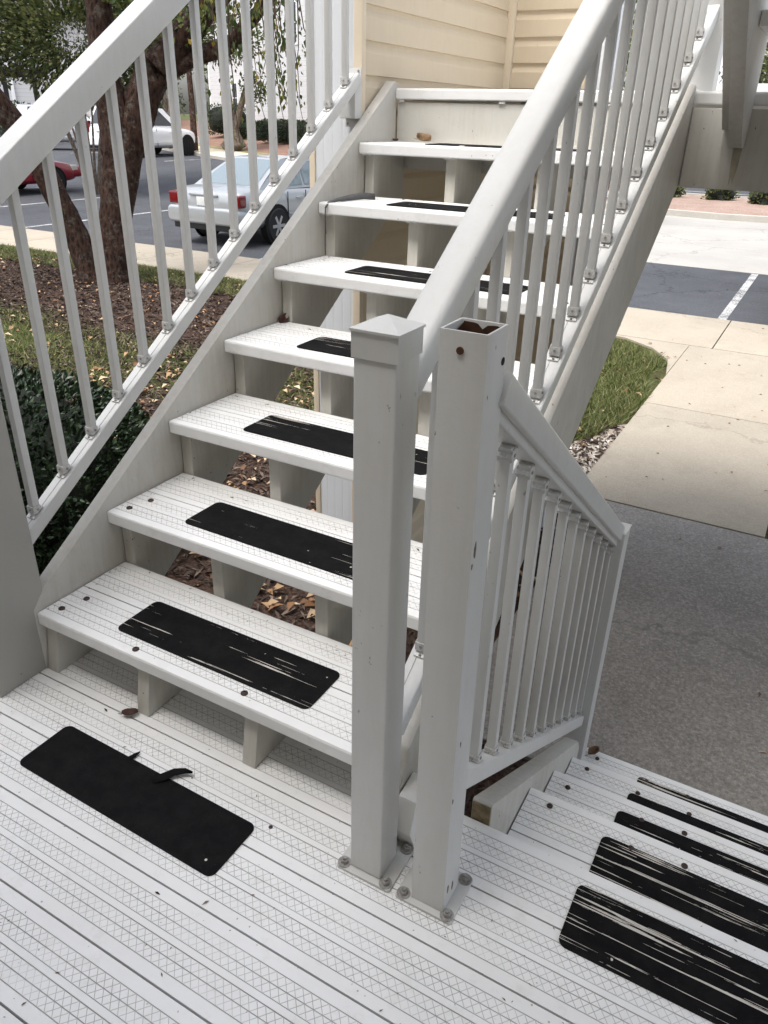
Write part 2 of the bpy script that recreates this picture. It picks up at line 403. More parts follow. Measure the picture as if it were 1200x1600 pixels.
for x, y0, y1 in ((.58, 9.83, 13.8), (-6.9, 9.83, 15), (-9.95-.0, 9.83, 9.9), (-13.1, 9.83, 15.2), (-16.6, 9.83, 16.2), (-20.1, 9.83, 16.2), (3.4, 9.83, 13.8)):
    if y1-y0 > .5: MB().box((x-.055, y0, GZ-.05), (x+.055, y1, GZ-.0085)).build('painted_line', LINEP, marks)
for x, y0, y1 in ((-20.2, 21.6, 24.1), (-23.0, 22.0, 25.6), (-26.0, 22.4, 27)):
    MB().box((x-.055, y0, GF-.2), (x+.055, y1, GF-.004)).build('painted_line', LINEP, marks)
for y in (31.2, 33.4):
    MB().box((-6, y, GZ-.05), (60, y+.16, GZ-.002)).build('painted_line', LINEP, marks)

# planting island beyond the drive
isl = bpy.data.objects.new('island', None); C.objects.link(isl); struct(isl)
ip = [(-5.2, 23.6), (-3.9, 22.3), (-1.2, 22.0), (3, 22.6), (9, 23.5), (9, 28.6), (-4.6, 28.4)]
ii = [(-4.9, 23.7), (-3.75, 22.55), (-1.2, 22.25), (3, 22.85), (8.8, 23.7), (8.8, 28.4), (-4.4, 28.2)]
m = MB(); n_ = len(ip)
vs = [(x, y, GZ-.1) for x, y in ip] + [(x, y, GZ+.14) for x, y in ip] + [(x, y, GZ+.14) for x, y in ii] + [(x, y, GZ+.05) for x, y in ii]
fs = []
for k in range(3):
    for i in range(n_): fs.append((k*n_+i, k*n_+(i+1) % n_, (k+1)*n_+(i+1) % n_, (k+1)*n_+i))
m.add(vs, fs); m.build('kerb', KERB, isl)
m = MB(); cx, cy = 2.0, 25.4; rings = [(1.0, .09), (.8, .13), (.5, .17), (.2, .19)]
vs = []; fs = []
for sc, h in rings:
    for x, y in ii: vs.append((cx+(x-cx)*sc, cy+(y-cy)*sc, GZ+h))
for k in range(3):
    for i in range(n_): fs.append((k*n_+i, k*n_+(i+1) % n_, (k+1)*n_+(i+1) % n_, (k+1)*n_+i))
fs.append(tuple(3*n_+i for i in range(n_))); m.add(vs, fs); m.build('straw_bed', STRAW2, isl, smooth=True)

# far kerb, far pavement and the sloping straw bed in front of the white building
FA = Vector((-23.38, 26.15)); FU = Vector((.866, -.5)); FN = Vector((.5, .866))
def F(t, o, z): p = FA + FU*(.75*t) + FN*(.75*o); return (p.x, p.y, GF + .75*(z-GZ))
def fstrip(name, o0, z0, o1, z1, mat, t0=-60, t1=22):
    m = MB(); m.add([F(t0, o0, z0), F(t1, o0, z0), F(t1, o1, z1), F(t0, o1, z1)], [(0, 1, 2, 3)])
    m.add([F(t0, o0, GZ-.3), F(t1, o0, GZ-.3), F(t1, o0, z0), F(t0, o0, z0)], [(0, 1, 2, 3)])
    m.add([F(t1, o0, GZ-.3), F(t1, o1, GZ-.3), F(t1, o1, z1), F(t1, o0, z0)], [(0, 1, 2, 3)])
    return struct(m.build(name, mat))
fstrip('far_kerb', 0, GZ+.12, .2, GZ+.14, KERB)
fstrip('far_pavement', .2, GZ+.141, 2.6, GZ+.16, FARWALK)
GRASSY = concrete('verge_turf', (.26, .21, .09), (.17, .17, .06), 1.0, 3.0)
fstrip('far_verge', 2.6, GZ+.16, 3.4, GZ+.2, GRASSY)
fstrip('far_bed', 3.4, GZ+.2, 12, GZ+1.25, STRAW)

# ================================================================== landing deck
deck = thing('landing_deck', 'white ribbed plank stair landing in the foreground with one black grip pad', 'landing', (0, 0, 0))
for k in range(9):
    L = 2.52; link('plank', plank_mesh(L), deck, (-.17+L/2, .05-.1525*k, 0))
link('plank', plank_mesh(1.21), deck, (-.17+.605, .2025, 0))
dpad = link('grip_pad', pad_mesh(PAD0), deck, (.512, -.199, .0010), rad(-.6)); dpad['label'] = 'clean black rectangular grip pad stuck to the landing'
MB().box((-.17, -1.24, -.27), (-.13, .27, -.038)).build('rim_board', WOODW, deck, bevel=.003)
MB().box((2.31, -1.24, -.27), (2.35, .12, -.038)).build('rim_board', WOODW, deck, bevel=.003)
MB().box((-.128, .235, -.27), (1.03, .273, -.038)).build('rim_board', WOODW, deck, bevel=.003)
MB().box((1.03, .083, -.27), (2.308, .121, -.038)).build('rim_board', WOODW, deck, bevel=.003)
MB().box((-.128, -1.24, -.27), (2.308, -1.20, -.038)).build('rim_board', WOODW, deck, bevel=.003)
for x, y in ((-.08, .18), (.98, .18), (-.08, -1.15), (2.25, -1.15), (2.25, .03)):
    MB().box((x-.045, y-.045, GZ-.1), (x+.045, y+.045, -.038)).build('support_post', WOODW, deck, bevel=.004)
for x, y in ((.24, -.19), (.83, -.115), (.71, -.24), (1.33, -.3)):
    link('screw', screw_mesh(), deck, (x, y, .0)).scale = (.55, .55, .6)

# ================================================================== ascending stair
asc = thing('ascending_stair', 'white open-riser staircase with ribbed treads climbing up to the cream wall', 'staircase', (0, 0, 0))
def top_l(y): return .208 + S_*y
lp = [(-.006, .001), (-.006, .190), (.036, .236), (1.868, top_l(1.868)), (1.884, top_l(1.874)-.006), (1.884, 1.168), (.143, .001)]
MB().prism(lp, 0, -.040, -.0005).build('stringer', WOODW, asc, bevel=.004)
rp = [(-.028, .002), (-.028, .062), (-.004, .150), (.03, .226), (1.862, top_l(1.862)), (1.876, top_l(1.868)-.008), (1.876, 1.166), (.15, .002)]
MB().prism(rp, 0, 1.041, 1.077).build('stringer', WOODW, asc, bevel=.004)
MB().prism([(-.034, .066), (-.014, .140), (.05, .150), (.05, .006), (-.002, .002), (-.010, .006)], 0, 1.0795, 1.120).build('stringer_foot', WHITE, asc, bevel=.006)
def saw():
    pts = [(-.004, .001), (.020, R_-.0375)]
    for i in range(2, 8):
        y = (i-1)*G_+.038
        pts += [(y, (i-1)*R_-.0375), (y+.002, i*R_-.0375)]
    pts += [(1.884, 7*R_-.0375), (1.884, -.19+S_*1.884), (.284, .001)]
    return pts
cm = MB().prism(saw(), 0, -.019, .019).mesh('carriage', WOODW, bevel=.0025)
for x in (.0222, .350, .683, 1.0190): link('carriage', cm, asc, (x, 0, 0))
TL = 1.036; front_m, back_m = plank_mesh(TL, True), plank_mesh(TL)
for i in range(1, 8):
    y0 = (i-1)*G_; z = i*R_
    fp = link('tread_plank', front_m, asc, (TL/2+.0022, y0+.0765, z))
    link('tread_plank', back_m, asc, (TL/2+.0022, y0+.2290, z))
    pd = link('grip_pad', pad_mesh(PAD1), fp, (random.uniform(-.004, .004), .055+random.uniform(-.004, .004), .0010), rad(random.uniform(-.5, .5)))
    for x, y in (((-.472, -.030), (-.462, .035), (.455, -.03)) if i < 3 else ((.455, -.03),)) + (((.145, -.045), (-.19, -.055)) if i == 1 else ()):
        s_ = link('screw', screw_mesh(), fp, (x+random.uniform(-.01, .01), y, .0)); s_.scale = (1, 1, 1.6) if i < 3 else (.8, .8, 1)
    # little metal angle clips under the nosing
    for x in (.022, .350, .683, 1.02):
        MB().box((x-.014, y0+.012 if i > 1 else y0+.006, z-.0425), (x+.014, y0+.036 if i > 1 else y0+.014, z-.0378)).build('clip', GALV, asc)

# ================================================================== upper landing
upl = thing('upper_landing', 'white upper landing floor with beam edge at the top of the stairs', 'landing', (0, 0, 0))
front_u = plank_mesh(4.03, True); mid_u = plank_mesh(4.05); far_u = plank_mesh(3.55)
link('plank', front_u, upl, (.0+4.03/2+.001, 7*G_+.0765, 8*R_))
for k in range(1, 12):
    y = 7*G_+.0765+.1525*k
    link('plank', mid_u if y < 3.0 else far_u, upl, ((-.03+4.05/2) if y < 3.0 else (.48+3.55/2), y, 8*R_))
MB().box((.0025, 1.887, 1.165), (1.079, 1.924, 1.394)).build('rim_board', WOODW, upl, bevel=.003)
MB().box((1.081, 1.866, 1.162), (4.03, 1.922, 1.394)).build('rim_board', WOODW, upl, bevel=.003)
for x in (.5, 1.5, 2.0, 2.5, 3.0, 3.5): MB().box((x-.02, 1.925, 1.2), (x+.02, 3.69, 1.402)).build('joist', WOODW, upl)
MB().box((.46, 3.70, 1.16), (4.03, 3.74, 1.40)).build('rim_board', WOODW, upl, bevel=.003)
for x in (.012, .415, .80): MB().box((x, 1.880, 1.394), (x+.022, 1.8865, 1.4015)).build('clip', GALV, upl)
for x, y in ((3.95, 3.65), (3.95, 1.98)): MB().box((x-.05, y-.05, GZ), (x+.05, y+.05, 1.16)).build('support_post', WHITE, upl, bevel=.004)

# next flight: climbs from the upper landing back over the descending steps
nf = thing('upper_flight', 'grey-white stringer end of the next flight bolted to the upper landing beam, rust stain below', 'staircase', (1.22, 1.84, 1.29))
no = Vector((1.22, 1.84, 1.29))
def nbox(x0, x1, poly, nm='stringer', mat=None):
    return MB().prism([(y-no.y, z-no.z) for y, z in poly], 0, x0-no.x, x1-no.x).build(nm, mat or WOODW, nf, bevel=.003)
yt = -.02; top_z = lambda y: (1.8645-y)*S_
for xa in (1.183, 2.27):
    nbox(xa, xa+.032, [(1.8645, 1.338), (1.825, 1.334), (yt, 1.334+(1.825-yt)*S_), (yt, 1.62+top_z(yt)), (1.8645, 1.62)])
    nbox(xa+.0325, xa+.072, [(1.8645, 1.284), (1.795, 1.287), (yt, 1.287+(1.795-yt)*S_), (yt, 1.60+top_z(yt)), (1.8645, 1.60)])
for k in range(1, 8):
    for q in (0, 1): link('tread_plank', plank_mesh(1.01, q == 0), nf, Vector((1.256+.506, 1.88-(k-1)*G_-.0765-.1525*q, 8*R_+k*R_))-no, math.pi)
for k in range(9): link('plank', plank_mesh(1.16), nf, Vector((1.18+.58, -.10-.1525*k, 16*R_))-no)
MB().lathe([(.011, -.004), (.011, .002), (.006, .002), (.006, .008)], 6, (1.236-no.x, 1.793-no.y, 1.304-no.z), 1).build('bolt', RUST, nf)
MB().prism([(1.224-no.x, -.006), (1.250-no.x, -.006), (1.246-no.x, -.075), (1.241-no.x, -.112), (1.236-no.x, -.09), (1.231-no.x, -.118), (1.227-no.x, -.07)], 1, 1.8648-no.y, 1.8657-no.y).build('rust_stain', RUSTSTAIN, nf)

# ================================================================== descending stair
dsc = thing('descending_stair', 'white ribbed treads with torn black grip pads going down to the concrete pad', 'staircase', (0, 0, 0))
DY = [.445, .712, .978, 1.240]
DL = 1.07; dfm, dbm = plank_mesh(DL, True), plank_mesh(DL)
d0 = link('grip_pad', pad_mesh(PAD2), deck, (1.733, .015, .0010)); d0['label'] = 'torn black grip pad at the right edge of the landing'
pcs = [.314, .585, .846, 1.118]
for k in range(4):
    z = -(k+1)*R_; ye = DY[k]
    fp = link('tread_plank', dfm, dsc, (1.236+DL/2, ye-.0765, z), math.pi)
    link('tread_plank', dbm, dsc, (1.236+DL/2, ye-.2290, z))
    pd = link('grip_pad', pad_mesh(PAD2), fp, (-(1.728-1.236-DL/2), -(pcs[k]-ye+.0765), .0010), rad(180+random.uniform(-.4, .4)))
    for x, y in ((.30, .02), (.49, .035), (.15, .03), (-.1, .03)):
        link('screw', screw_mesh(), fp, (x+random.uniform(-.05, .03), -y+random.uniform(-.01, .01), 0)).scale = (.9, .9, 1.8)
def dst(x0, x1, nm='stringer'):
    f = lambda y: .050 - .645*(y-.14)
    p = [(.132, -.30), (.132, .048), (.138, f(.138)), (1.055, f(1.055)), (1.085, f(1.085)-.03), (1.085, -.898), (.92, -.898)]
    o = MB().prism(p, 0, x0, x1).build(nm, WOODW, dsc, bevel=.003); return o
dst(1.186, 1.232); dst(2.309, 2.352)
MB().box((1.1885, .1285, -.04), (1.2295, .1315, .0465)).build('sawn_end', RAWWOOD, dsc)
for x in (1.6, 1.95):
    p = []
    for k in range(4): p += [(DY[k]-.29, -(k+1)*R_-.038), (DY[k]-.03, -(k+1)*R_-.038)]
    p += [(1.2, -.898), (.9, -.898), (.13, -.40), (.13, -.218)]
    MB().prism(p, 0, x-.019, x+.019).build('carriage', WOODW, dsc)

# ================================================================== railings
BW = .0098
def bal_mesh(h, key={}):
    k = round(h, 3)
    if k not in key: key[k] = MB().box((-BW, -BW, 0), (BW, BW, h)).mesh('baluster', METW, bevel=.0016, seg=2)
    return key[k]
def bracket_mesh(sl, key={}):
    if sl not in key:
        m = MB(); sq = lambda x0, x1, y0, y1, z0, z1: m.box((x0, y0, z0), (x1, y1, z1))
        # sloped base plate, two cheeks, screw heads
        a = [(-.017, -.017*sl), (.017, .017*sl), (.017, .017*sl+.003), (-.017, -.017*sl+.003)]
        m.prism(a, 0, -.0125, .0125)
        sq(-.0125, -.0101, -.010, .010, .002, .022); sq(.0101, .0125, -.010, .010, .002, .022)
        sq(-.0125, .0125, -.0125, -.0101, .001, .020)
        m.lathe([(.0032, -.0145), (.0032, -.0126)], 8, (0, 0, .012), 1, 1)
        m.lathe([(.0032, .0125), (.0032, .0142)], 8, (0, 0, .012), 0, 1)
        m.lathe([(.003, .003), (.003, .0055)], 8, (0, .0135, .0135*sl), 2, 1)
        m.lathe([(.003, .003), (.003, .0055)], 8, (0, -.0145, -.0145*sl), 2, 1)
        key[sl] = m.mesh('foot_bracket', [GALV, STEEL])
    return key[sl]
def railprof(wd, ht, r_=.004): return [(a, b-ht/2) for a, b in rrect(wd, ht, r_, 3)]
def sloped(x, y0, y1, f, prof, name, mat, parent, org=(0, 0, 0)):
    o = Vector(org)
    return MB().bar(Vector((x, y0, f(y0)))-o, Vector((x, y1, f(y1)))-o, prof).build(name, mat, parent, smooth=True)

# --- left railing
lr = thing('stair_railing', 'white metal railing on the left side of the rising stairs, seen against the trees', 'railing', (0, 0, 0))
XL = -.050
fb = lambda y: .360 + .6755*y
ft = lambda y: 1.141 + .6735*y
sloped(XL, .03, 1.672, ft, railprof(.066, .066), 'top_rail', METW, lr)
sloped(XL, .03, 1.655, fb, railprof(.043, .036, .003), 'bottom_rail', METW, lr)
MB().bar((XL+.004, .03, fb(.03)+.0006), (XL+.004, 1.655, fb(1.655)+.0006), rect(-.0005, .0005, -.001, .0004)).build('seam', STEEL, lr)
for k in range(15):
    y = .090+.1076*k
    h = ft(y)-.060-fb(y)
    b = link('baluster', bal_mesh(.700), lr, (XL, y, fb(y)+.001))
    link('foot_bracket', bracket_mesh(round(S_, 3)), b, (0, 0, .0005))
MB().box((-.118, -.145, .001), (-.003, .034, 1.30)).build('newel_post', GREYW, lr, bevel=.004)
MB().prism(rrect(.14, .20, .006), 2, 1.30, 1.33).build('post_cap', WHITE, lr, (-.06, -.055, 0))
wb = MB().box((-.103, 1.640, 1.335), (-.036, 1.688, 1.468)).build('wall_bracket', METW, lr, bevel=.004)
MB().box((-.103, 1.682, 1.308), (-.038, 1.6885, 1.495)).build('flange', METW, wb, bevel=.0015)
MB().box((-.092, 1.6385, 1.432), (-.050, 1.6405, 1.440)).build('slot', DARK, wb)
for x, z in ((-.095, 1.486), (-.048, 1.486), (-.092, 1.318), (-.046, 1.318)):
    MB().lathe([(.004, -.002), (.004, .0005)], 8, (x, 1.6815, z), 1).build('screw', STEEL, wb)

# --- right railing of the rising flight
XR = 1.066
rr = thing('stair_railing', 'white metal railing with rounded handrail and pyramid-capped post on the right of the rising stairs', 'railing', (0, 0, 0))
fbr = lambda y: .3657 + S_*y
ftr = lambda y: 1.061 + .690*y
hp = [(0, -.034), (.020, -.034), (.0215, -.032), (.0215, -.0135), (.0285, -.0125), (.0295, -.011), (.0295, .019), (.0285, .0245), (.0262, .0282), (.0225, .0305), (.016, .0318), (0, .0335)]
hp = hp + [(-a, b) for a, b in hp[-2:0:-1]]
sloped(XR-.004, -.045, 1.95, lambda y: ftr(y)-.034, hp, 'top_rail', METW, rr)
sloped(XR, -.04, 1.955, fbr, railprof(.044, .036, .003), 'bottom_rail', METW, rr)
MB().bar((XR-.006, 0, fbr(0)+.0006), (XR-.006, 1.95, fbr(1.95)+.0006), rect(-.0005, .0005, -.001, .0004)).build('seam', STEEL, rr)
for k in range(17):
    y = 1.8074-.1071*k
    b = link('baluster', bal_mesh(round(ftr(y)-.075-fbr(y), 2)), rr, (XR, y, fbr(y)+.001))
    link('foot_bracket', bracket_mesh(round(S_, 3)), b, (0, 0, .0005))
def newel(parent, x, y, z0, z1, wd, mat, cap=True):
    p = MB().box((-wd/2, -wd/2, 0), (wd/2, wd/2, z1-z0)).build('newel_post', mat, parent, (x, y, z0), bevel=.0035, seg=3)
    return p
def plate(parent, x, y, z, sx, sy, bolts):
    pl = MB().prism(rrect(sx, sy, .006), 2, 0, .007).build('base_plate', CHIP, parent, (x, y, z), bevel=.0012)
    for bx, by in bolts:
        m = MB(); m.lathe([(.0135, 0), (.0135, .002)], 16); m.lathe([(.0085, .002), (.0085, .0085), (.0075, .010)], 6); m.lathe([(.004, .010), (.004, .015)], 8)
        m.build('bolt', STEEL, pl, (bx, by, .007), random.uniform(0, 1))
    return pl
p1 = newel(rr, 1.062, -.078, .008, 1.086, .069, METW)
plate(p1, 0, .010, -.0075, .122, .116, ((-.048, -.045), (.047, -.045), (.047, .046), (-.048, .046)))
sx = .0368
cap = MB(); cap.box((-sx, -sx, 0), (sx, sx, .0365)); sy = sx+.0022
cv = [(-sy, -sy, .037), (sy, -sy, .037), (sy, sy, .037), (-sy, sy, .037), (-sy, -sy, .0405), (sy, -sy, .0405), (sy, sy, .0405), (-sy, sy, .0405), (0, 0, .057)]
cap.add(cv, [(3, 2, 1, 0), (0, 1, 5, 4), (1, 2, 6, 5), (2, 3, 7, 6), (3, 0, 4, 7), (4, 5, 8), (5, 6, 8), (6, 7, 8), (7, 4, 8)])
cap.build('post_cap', METW, p1, (0, 0, 1.046))
# upper newel that receives the rails
p3 = MB().box((1.030, 1.952, 1.441), (1.112, 2.034, 2.62)).build('newel_post', METW, rr, bevel=.004)
MB().box((1.044, 1.9495, 1.70), (1.088, 1.9515, 1.707)).build('slot', DARK, p3)

# --- railing of the descending flight
XD = 1.200
dr = thing('stair_railing', 'white metal railing with open-topped post beside the steps going down', 'railing', (0, 0, 0))
fbd = lambda y: .2707 - S_*y
ftd = lambda y: 1.026 - .668*y
sloped(XD+.003, -.03, 1.15, ftd, railprof(.058, .048, .005), 'top_rail', METW, dr)
sloped(XD, -.03, 1.15, lambda y: ftd(y)-.0535, railprof(.042, .020, .003), 'rail_channel', METW, dr)
sloped(XD, -.03, 1.14, fbd, railprof(.043, .038, .003), 'bottom_rail', METW, dr)
bm_, hm_ = bracket_mesh(-round(S_, 3)), None
for k in range(11):
    y = .0735+.1051*k
    h = ftd(y)-.082-fbd(y)
    b = link('baluster', bal_mesh(.672), dr, (XD, y, fbd(y)+.001))
    link('foot_bracket', bm_, b, (0, 0, .0005))
    hb = link('head_bracket', bracket_mesh(round(S_, 3)), b, (0, 0, .6705)); hb.rotation_euler = (math.pi, 0, 0)
# open hollow post with rust inside
x0, x1, y0, y1, zt = 1.1560, 1.2235, -.113, -.044, 1.113
hol = MB(); th = .0035; zb = .008
ov = [(x0, y0), (x1, y0), (x1, y1), (x0, y1)]; iv = [(x0+th, y0+th), (x1-th, y0+th), (x1-th, y1-th), (x0+th, y1-th)]
vs = [(p[0]+.0105, p[1], zb) for p in ov] + [(*p, zt) for p in ov] + [(*p, zt) for p in iv] + [(*p, zt-.075) for p in iv]
fs = []; mi = []
for kk, mm in ((0, 0), (1, 0), (2, 0)):
    for i in range(4): fs.append((kk*4+i, kk*4+(i+1) % 4, (kk+1)*4+(i+1) % 4, (kk+1)*4+i))
hol.add(vs, fs)
p2 = hol.build('newel_post', CHIP, dr, bevel=.0015)
rv = []; rf = []      # rust scale on the inside, with a ragged upper edge
for s_i, (a, b, n) in enumerate(((iv[2], iv[3], 9), (iv[1], iv[2], 7), (iv[3], iv[0], 5))):
    for j in range(n):
        t = j/(n-1); px_, py_ = a[0]+(b[0]-a[0])*t, a[1]+(b[1]-a[1])*t
        px_ += (1.19-px_)*.09; py_ += (-.078-py_)*.09
        top_ = zt - .0025 - (.008 if s_i == 0 and .42 < t < .62 else 0) - random.uniform(0, .0035) - (.012*t if s_i == 2 else 0) - (.006*t if s_i == 1 else 0)
        rv += [(px_, py_, zt-.072), (px_, py_, top_)]
        if j: q = len(rv)-4; rf.append((q, q+2, q+3, q+1))
MB().add(rv, rf).build('rust', RUST, p2)
MB().box((x0+.005, y0+.005, zt-.074), (x1-.005, y1-.005, zt-.070)).build('rust', RUST, p2)
plate(p2, (x0+x1)/2+.006, (y0+y1)/2+.009, .0005, .120, .112, ((-.046, -.044), (.047, -.044), (.046, .044), (-.046, .044)))
sc = MB(); sc.lathe([(.0052, -.002), (.0052, .001)], 10, (1.187, y0, 1.088), 1); sc.build('screw', RUST, p2)
MB().lathe([(.0055, -.0005), (.0055, .0008)], 10, (x1+.0005, -.055, 1.066), 0).build('bolt_hole', DARK, p2)
for yy, zz, sg in ((-.100, .80, .011), (-.108, .775, .006), (-.093, .42, .005), (-.108, .30, .005), (-.098, .06, .008), (-.075, .045, .009)):
    jag = [(yy+sg*.5*math.cos(a_)*random.uniform(.5, 1.1), zz+sg*1.5*math.sin(a_)*random.uniform(.5, 1.1)) for a_ in np.linspace(0, 6.28, 10)[:-1]]
    xf = x1 + .0105*(zt-zz)/(zt-zb); MB().prism(jag, 0, xf-.0004, xf+.0006).build('paint_chip', CHIPM, p2)
p4 = MB().box((1.166, 1.130, GZ+.001), (1.240, 1.206, .236)).build('newel_post', METW, dr, bevel=.004)
cap = MB(); cap.box((-sx, -sx, 0), (sx, sx, .036)); cap.add(cv, [(3, 2, 1, 0), (0, 1, 5, 4), (1, 2, 6, 5), (2, 3, 7, 6), (3, 0, 4, 7), (4, 5, 8), (5, 6, 8), (6, 7, 8), (7, 4, 8)])
cap.build('post_cap', METW, p4, (1.203, 1.168, .200))

# --- guard along the far edge of the upper landing
gr_ = thing('guard_railing', 'white guard railing along the far edge of the upper landing', 'railing', (0, 0, 0))
MB().box((.46, 3.63, 1.495), (4.0, 3.67, 1.530)).build('bottom_rail', METW, gr_, bevel=.003)
MB().box((.46, 3.62, 2.40), (4.0, 3.68, 2.45)).build('top_rail', METW, gr_, bevel=.004)
for x in (.50, 1.30, 2.6, 3.96): MB().box((x-.038, 3.612, 1.441), (x+.038, 3.688, 2.50)).build('post', METW, gr_, bevel=.004)
gbm = bal_mesh(.872)
for k in range(31):
    x = .61+.108*k
    if min(abs(x-q) for q in (1.30, 2.6)) > .05: link('baluster', gbm, gr_, (x, 3.65, 1.529))

# ================================================================== wing wall of the house
wall = thing('wing_wall', 'cream lap-sided wall with a white fluted end beside the top of the stairs', 'wall', (-.15, 1.70, GZ))
o_ = Vector((-.15, 1.70, GZ))
def wbox(a, b, nm, mat, bev=0): return MB().box(Vector(a)-o_, Vector(b)-o_).build(nm, mat, wall, bevel=bev)
ZT = 3.6
wbox((-.262, 1.712, GZ), (-.0615, 3.26, ZT), 'wall_core', CREAM)
wbox((-.06, 3.112, GZ), (.405, 3.26, ZT), 'wall_core', CREAM)
EX = .1085
lapp = [(0, 0), (.0135, .001), (.0135, .004), (.0118, .070), (.004, .092), (.003, EX+.010), (0, EX+.010)]
ml = MB().prism([(x, z) for x, z in lapp], 1, 0, 1.372).mesh('siding_board', CREAM)
mr = MB().prism([(-x, z) for x, z in lapp], 0, 0, .419).mesh('siding_board', CREAM)
for k in range(-22, 19):
    z = 1.476+EX*k
    link('siding_board', ml, wall, Vector((-.061, 1.722, z))-o_)
    link('siding_board', mr, wall, Vector((-.018, 3.1115, z+.005))-o_)
wbox((-.0605, 3.074, GZ), (-.0185, 3.1114, ZT), 'corner_trim', CREAMT, .003)
wbox((-.076, 1.694, GZ), (-.041, 1.7215, ZT), 'corner_trim', CREAMT, .003)
wbox((-.275, 1.694, GZ), (-.249, 1.7215, ZT), 'corner_trim', CREAMT, .003)
wbox((.402, 3.085, GZ), (.450, 3.265, ZT), 'corner_trim', PANELW, .003)
pf = []; xx = -.2485
while xx < -.0775:
    pf += [(xx, 1.700), (xx+.003, 1.6994), (xx+.034, 1.6994), (xx+.037, 1.700), (xx+.039, 1.7007)]; xx += .0415
pf = [p for p in pf if p[0] < -.0765] + [(-.0765, 1.700), (-.0765, 1.711), (-.2485, 1.711)]
MB().prism([(a+.15, b-1.70) for a, b in pf], 2, 0, ZT-GZ).build('fluted_panel', PANELW, wall)

# ================================================================== unseen apartment block, added behind the viewer to shade the stairs
apt = thing('unseen_apartment_block', 'unseen lap-sided apartment block added behind the viewer to shade the stairs', 'building', (2.5, -2.15, GZ))
MB().box((-6.0, -9, 0), (6.0, 0, 6.6)).build('wall', siding_far('dimmed_block_siding', (.42, .36, .27)), apt)  # siding toned down so the added block bounces less light
MB().add([(-6.5, -9.5, 6.6), (6.5, -9.5, 6.6), (6.5, .45, 6.6), (-6.5, .45, 6.6), (-4, -4.5, 8.4), (4, -4.5, 8.4)], [(3, 2, 1, 0), (0, 1, 5, 4), (1, 2, 5), (2, 3, 4, 5), (3, 0, 4)]).build('roof', simple('apartment_shingle', (.10, .09, .085), .9), apt)
for x, z0, z1, ww in ((-4.4, 1.7, 3.2, 1.2), (3.6, 1.7, 3.2, 1.2), (-4.4, 4.6, 6.1, 1.2), (-.8, 4.6, 6.1, 1.2), (3.6, 4.6, 6.1, 1.2)):
    wf = MB().box((x-.08, -.02, z0-.08), (x+ww+.08, .05, z1+.08)).build('window', PANELW, apt, bevel=.004)
    MB().box((x, .045, z0), (x+ww, .056, z1)).build('pane', simple('apartment_glass', (.05, .06, .07), .1), wf)

# ================================================================== vegetation helpers
def norm(a): return a/np.maximum(np.linalg.norm(a, axis=-1, keepdims=True), 1e-9)
def leaf_mesh(name, ctr, size, mat, axis=None, spread=1.0, aspect=.5, fold=.25, seed=1, flat=None):
    r = np.random.default_rng(seed); n = len(ctr); ctr = np.asarray(ctr, float)
    ax = norm(r.normal(size=(n, 3)))
    if axis is not None: ax = norm(np.asarray(axis, float) + ax*spread)
    nr = norm(r.normal(size=(n, 3)))
    if flat is not None: nr = norm(np.array([0, 0, 1.0]) + nr*flat); ax = norm(ax - nr*np.sum(ax*nr, 1, keepdims=True))
    sd_ = norm(np.cross(ax, nr)); nr = np.cross(sd_, ax)
    s = (size if np.ndim(size) else np.full(n, size)).reshape(-1, 1); s = s*r.uniform(.65, 1.25, (n, 1))
    V = np.empty((n, 4, 3)); V[:, 0] = ctr - ax*s*.5; V[:, 2] = ctr + ax*s*.5 - nr*s*.08
    mid = ctr - ax*s*.08
    V[:, 1] = mid + sd_*s*aspect*.5 + nr*s*fold*.4; V[:, 3] = mid - sd_*s*aspect*.5 + nr*s*fold*.4
    me = bpy.data.meshes.new(name); me.vertices.add(4*n); me.vertices.foreach_set('co', V.reshape(-1))
    b = np.arange(n)*4; T = np.stack([b, b+1, b+2, b, b+2, b+3], 1).reshape(-1)
    me.loops.add(6*n); me.loops.foreach_set('vertex_index', T.astype(np.int32))
    me.polygons.add(2*n); me.polygons.foreach_set('loop_start', (np.arange(2*n)*3).astype(np.int32))
    try: me.polygons.foreach_set('loop_total', np.full(2*n, 3, np.int32))
    except Exception: pass
    me.materials.append(mat); me.update(calc_edges=True); me.validate(); return me
def blade_mesh(name, ctr, h, mat, seed=1, lean=.6, wd=.10):
    r = np.random.default_rng(seed); n = len(ctr); ctr = np.asarray(ctr, float)
    hh = h*r.uniform(.5, 1.3, (n, 1)); a = r.uniform(0, 2*math.pi, n)
    d = np.stack([np.cos(a), np.sin(a), np.zeros(n)], 1); tip = ctr + np.array([0, 0, 1.])*hh + np.stack([r.normal(size=n), r.normal(size=n), np.zeros(n)], 1)*hh*lean
    V = np.empty((n, 3, 3)); V[:, 0] = ctr - d*hh*wd; V[:, 1] = ctr + d*hh*wd; V[:, 2] = tip
    me = bpy.data.meshes.new(name); me.vertices.add(3*n); me.vertices.foreach_set('co', V.reshape(-1))
    me.loops.add(3*n); me.loops.foreach_set('vertex_index', np.arange(3*n, dtype=np.int32))
    me.polygons.add(n); me.polygons.foreach_set('loop_start', (np.arange(n)*3).astype(np.int32))
    try: me.polygons.foreach_set('loop_total', np.full(n, 3, np.int32))
    except Exception: pass
    me.materials.append(mat); me.update(calc_edges=True); me.validate(); return me
def ball_pts(n, c, rad_, r, shell=.45):
    d = norm(r.normal(size=(n, 3))); q = r.uniform(shell, 1, (n, 1))**.6
    return np.asarray(c) + d*q*np.asarray(rad_)

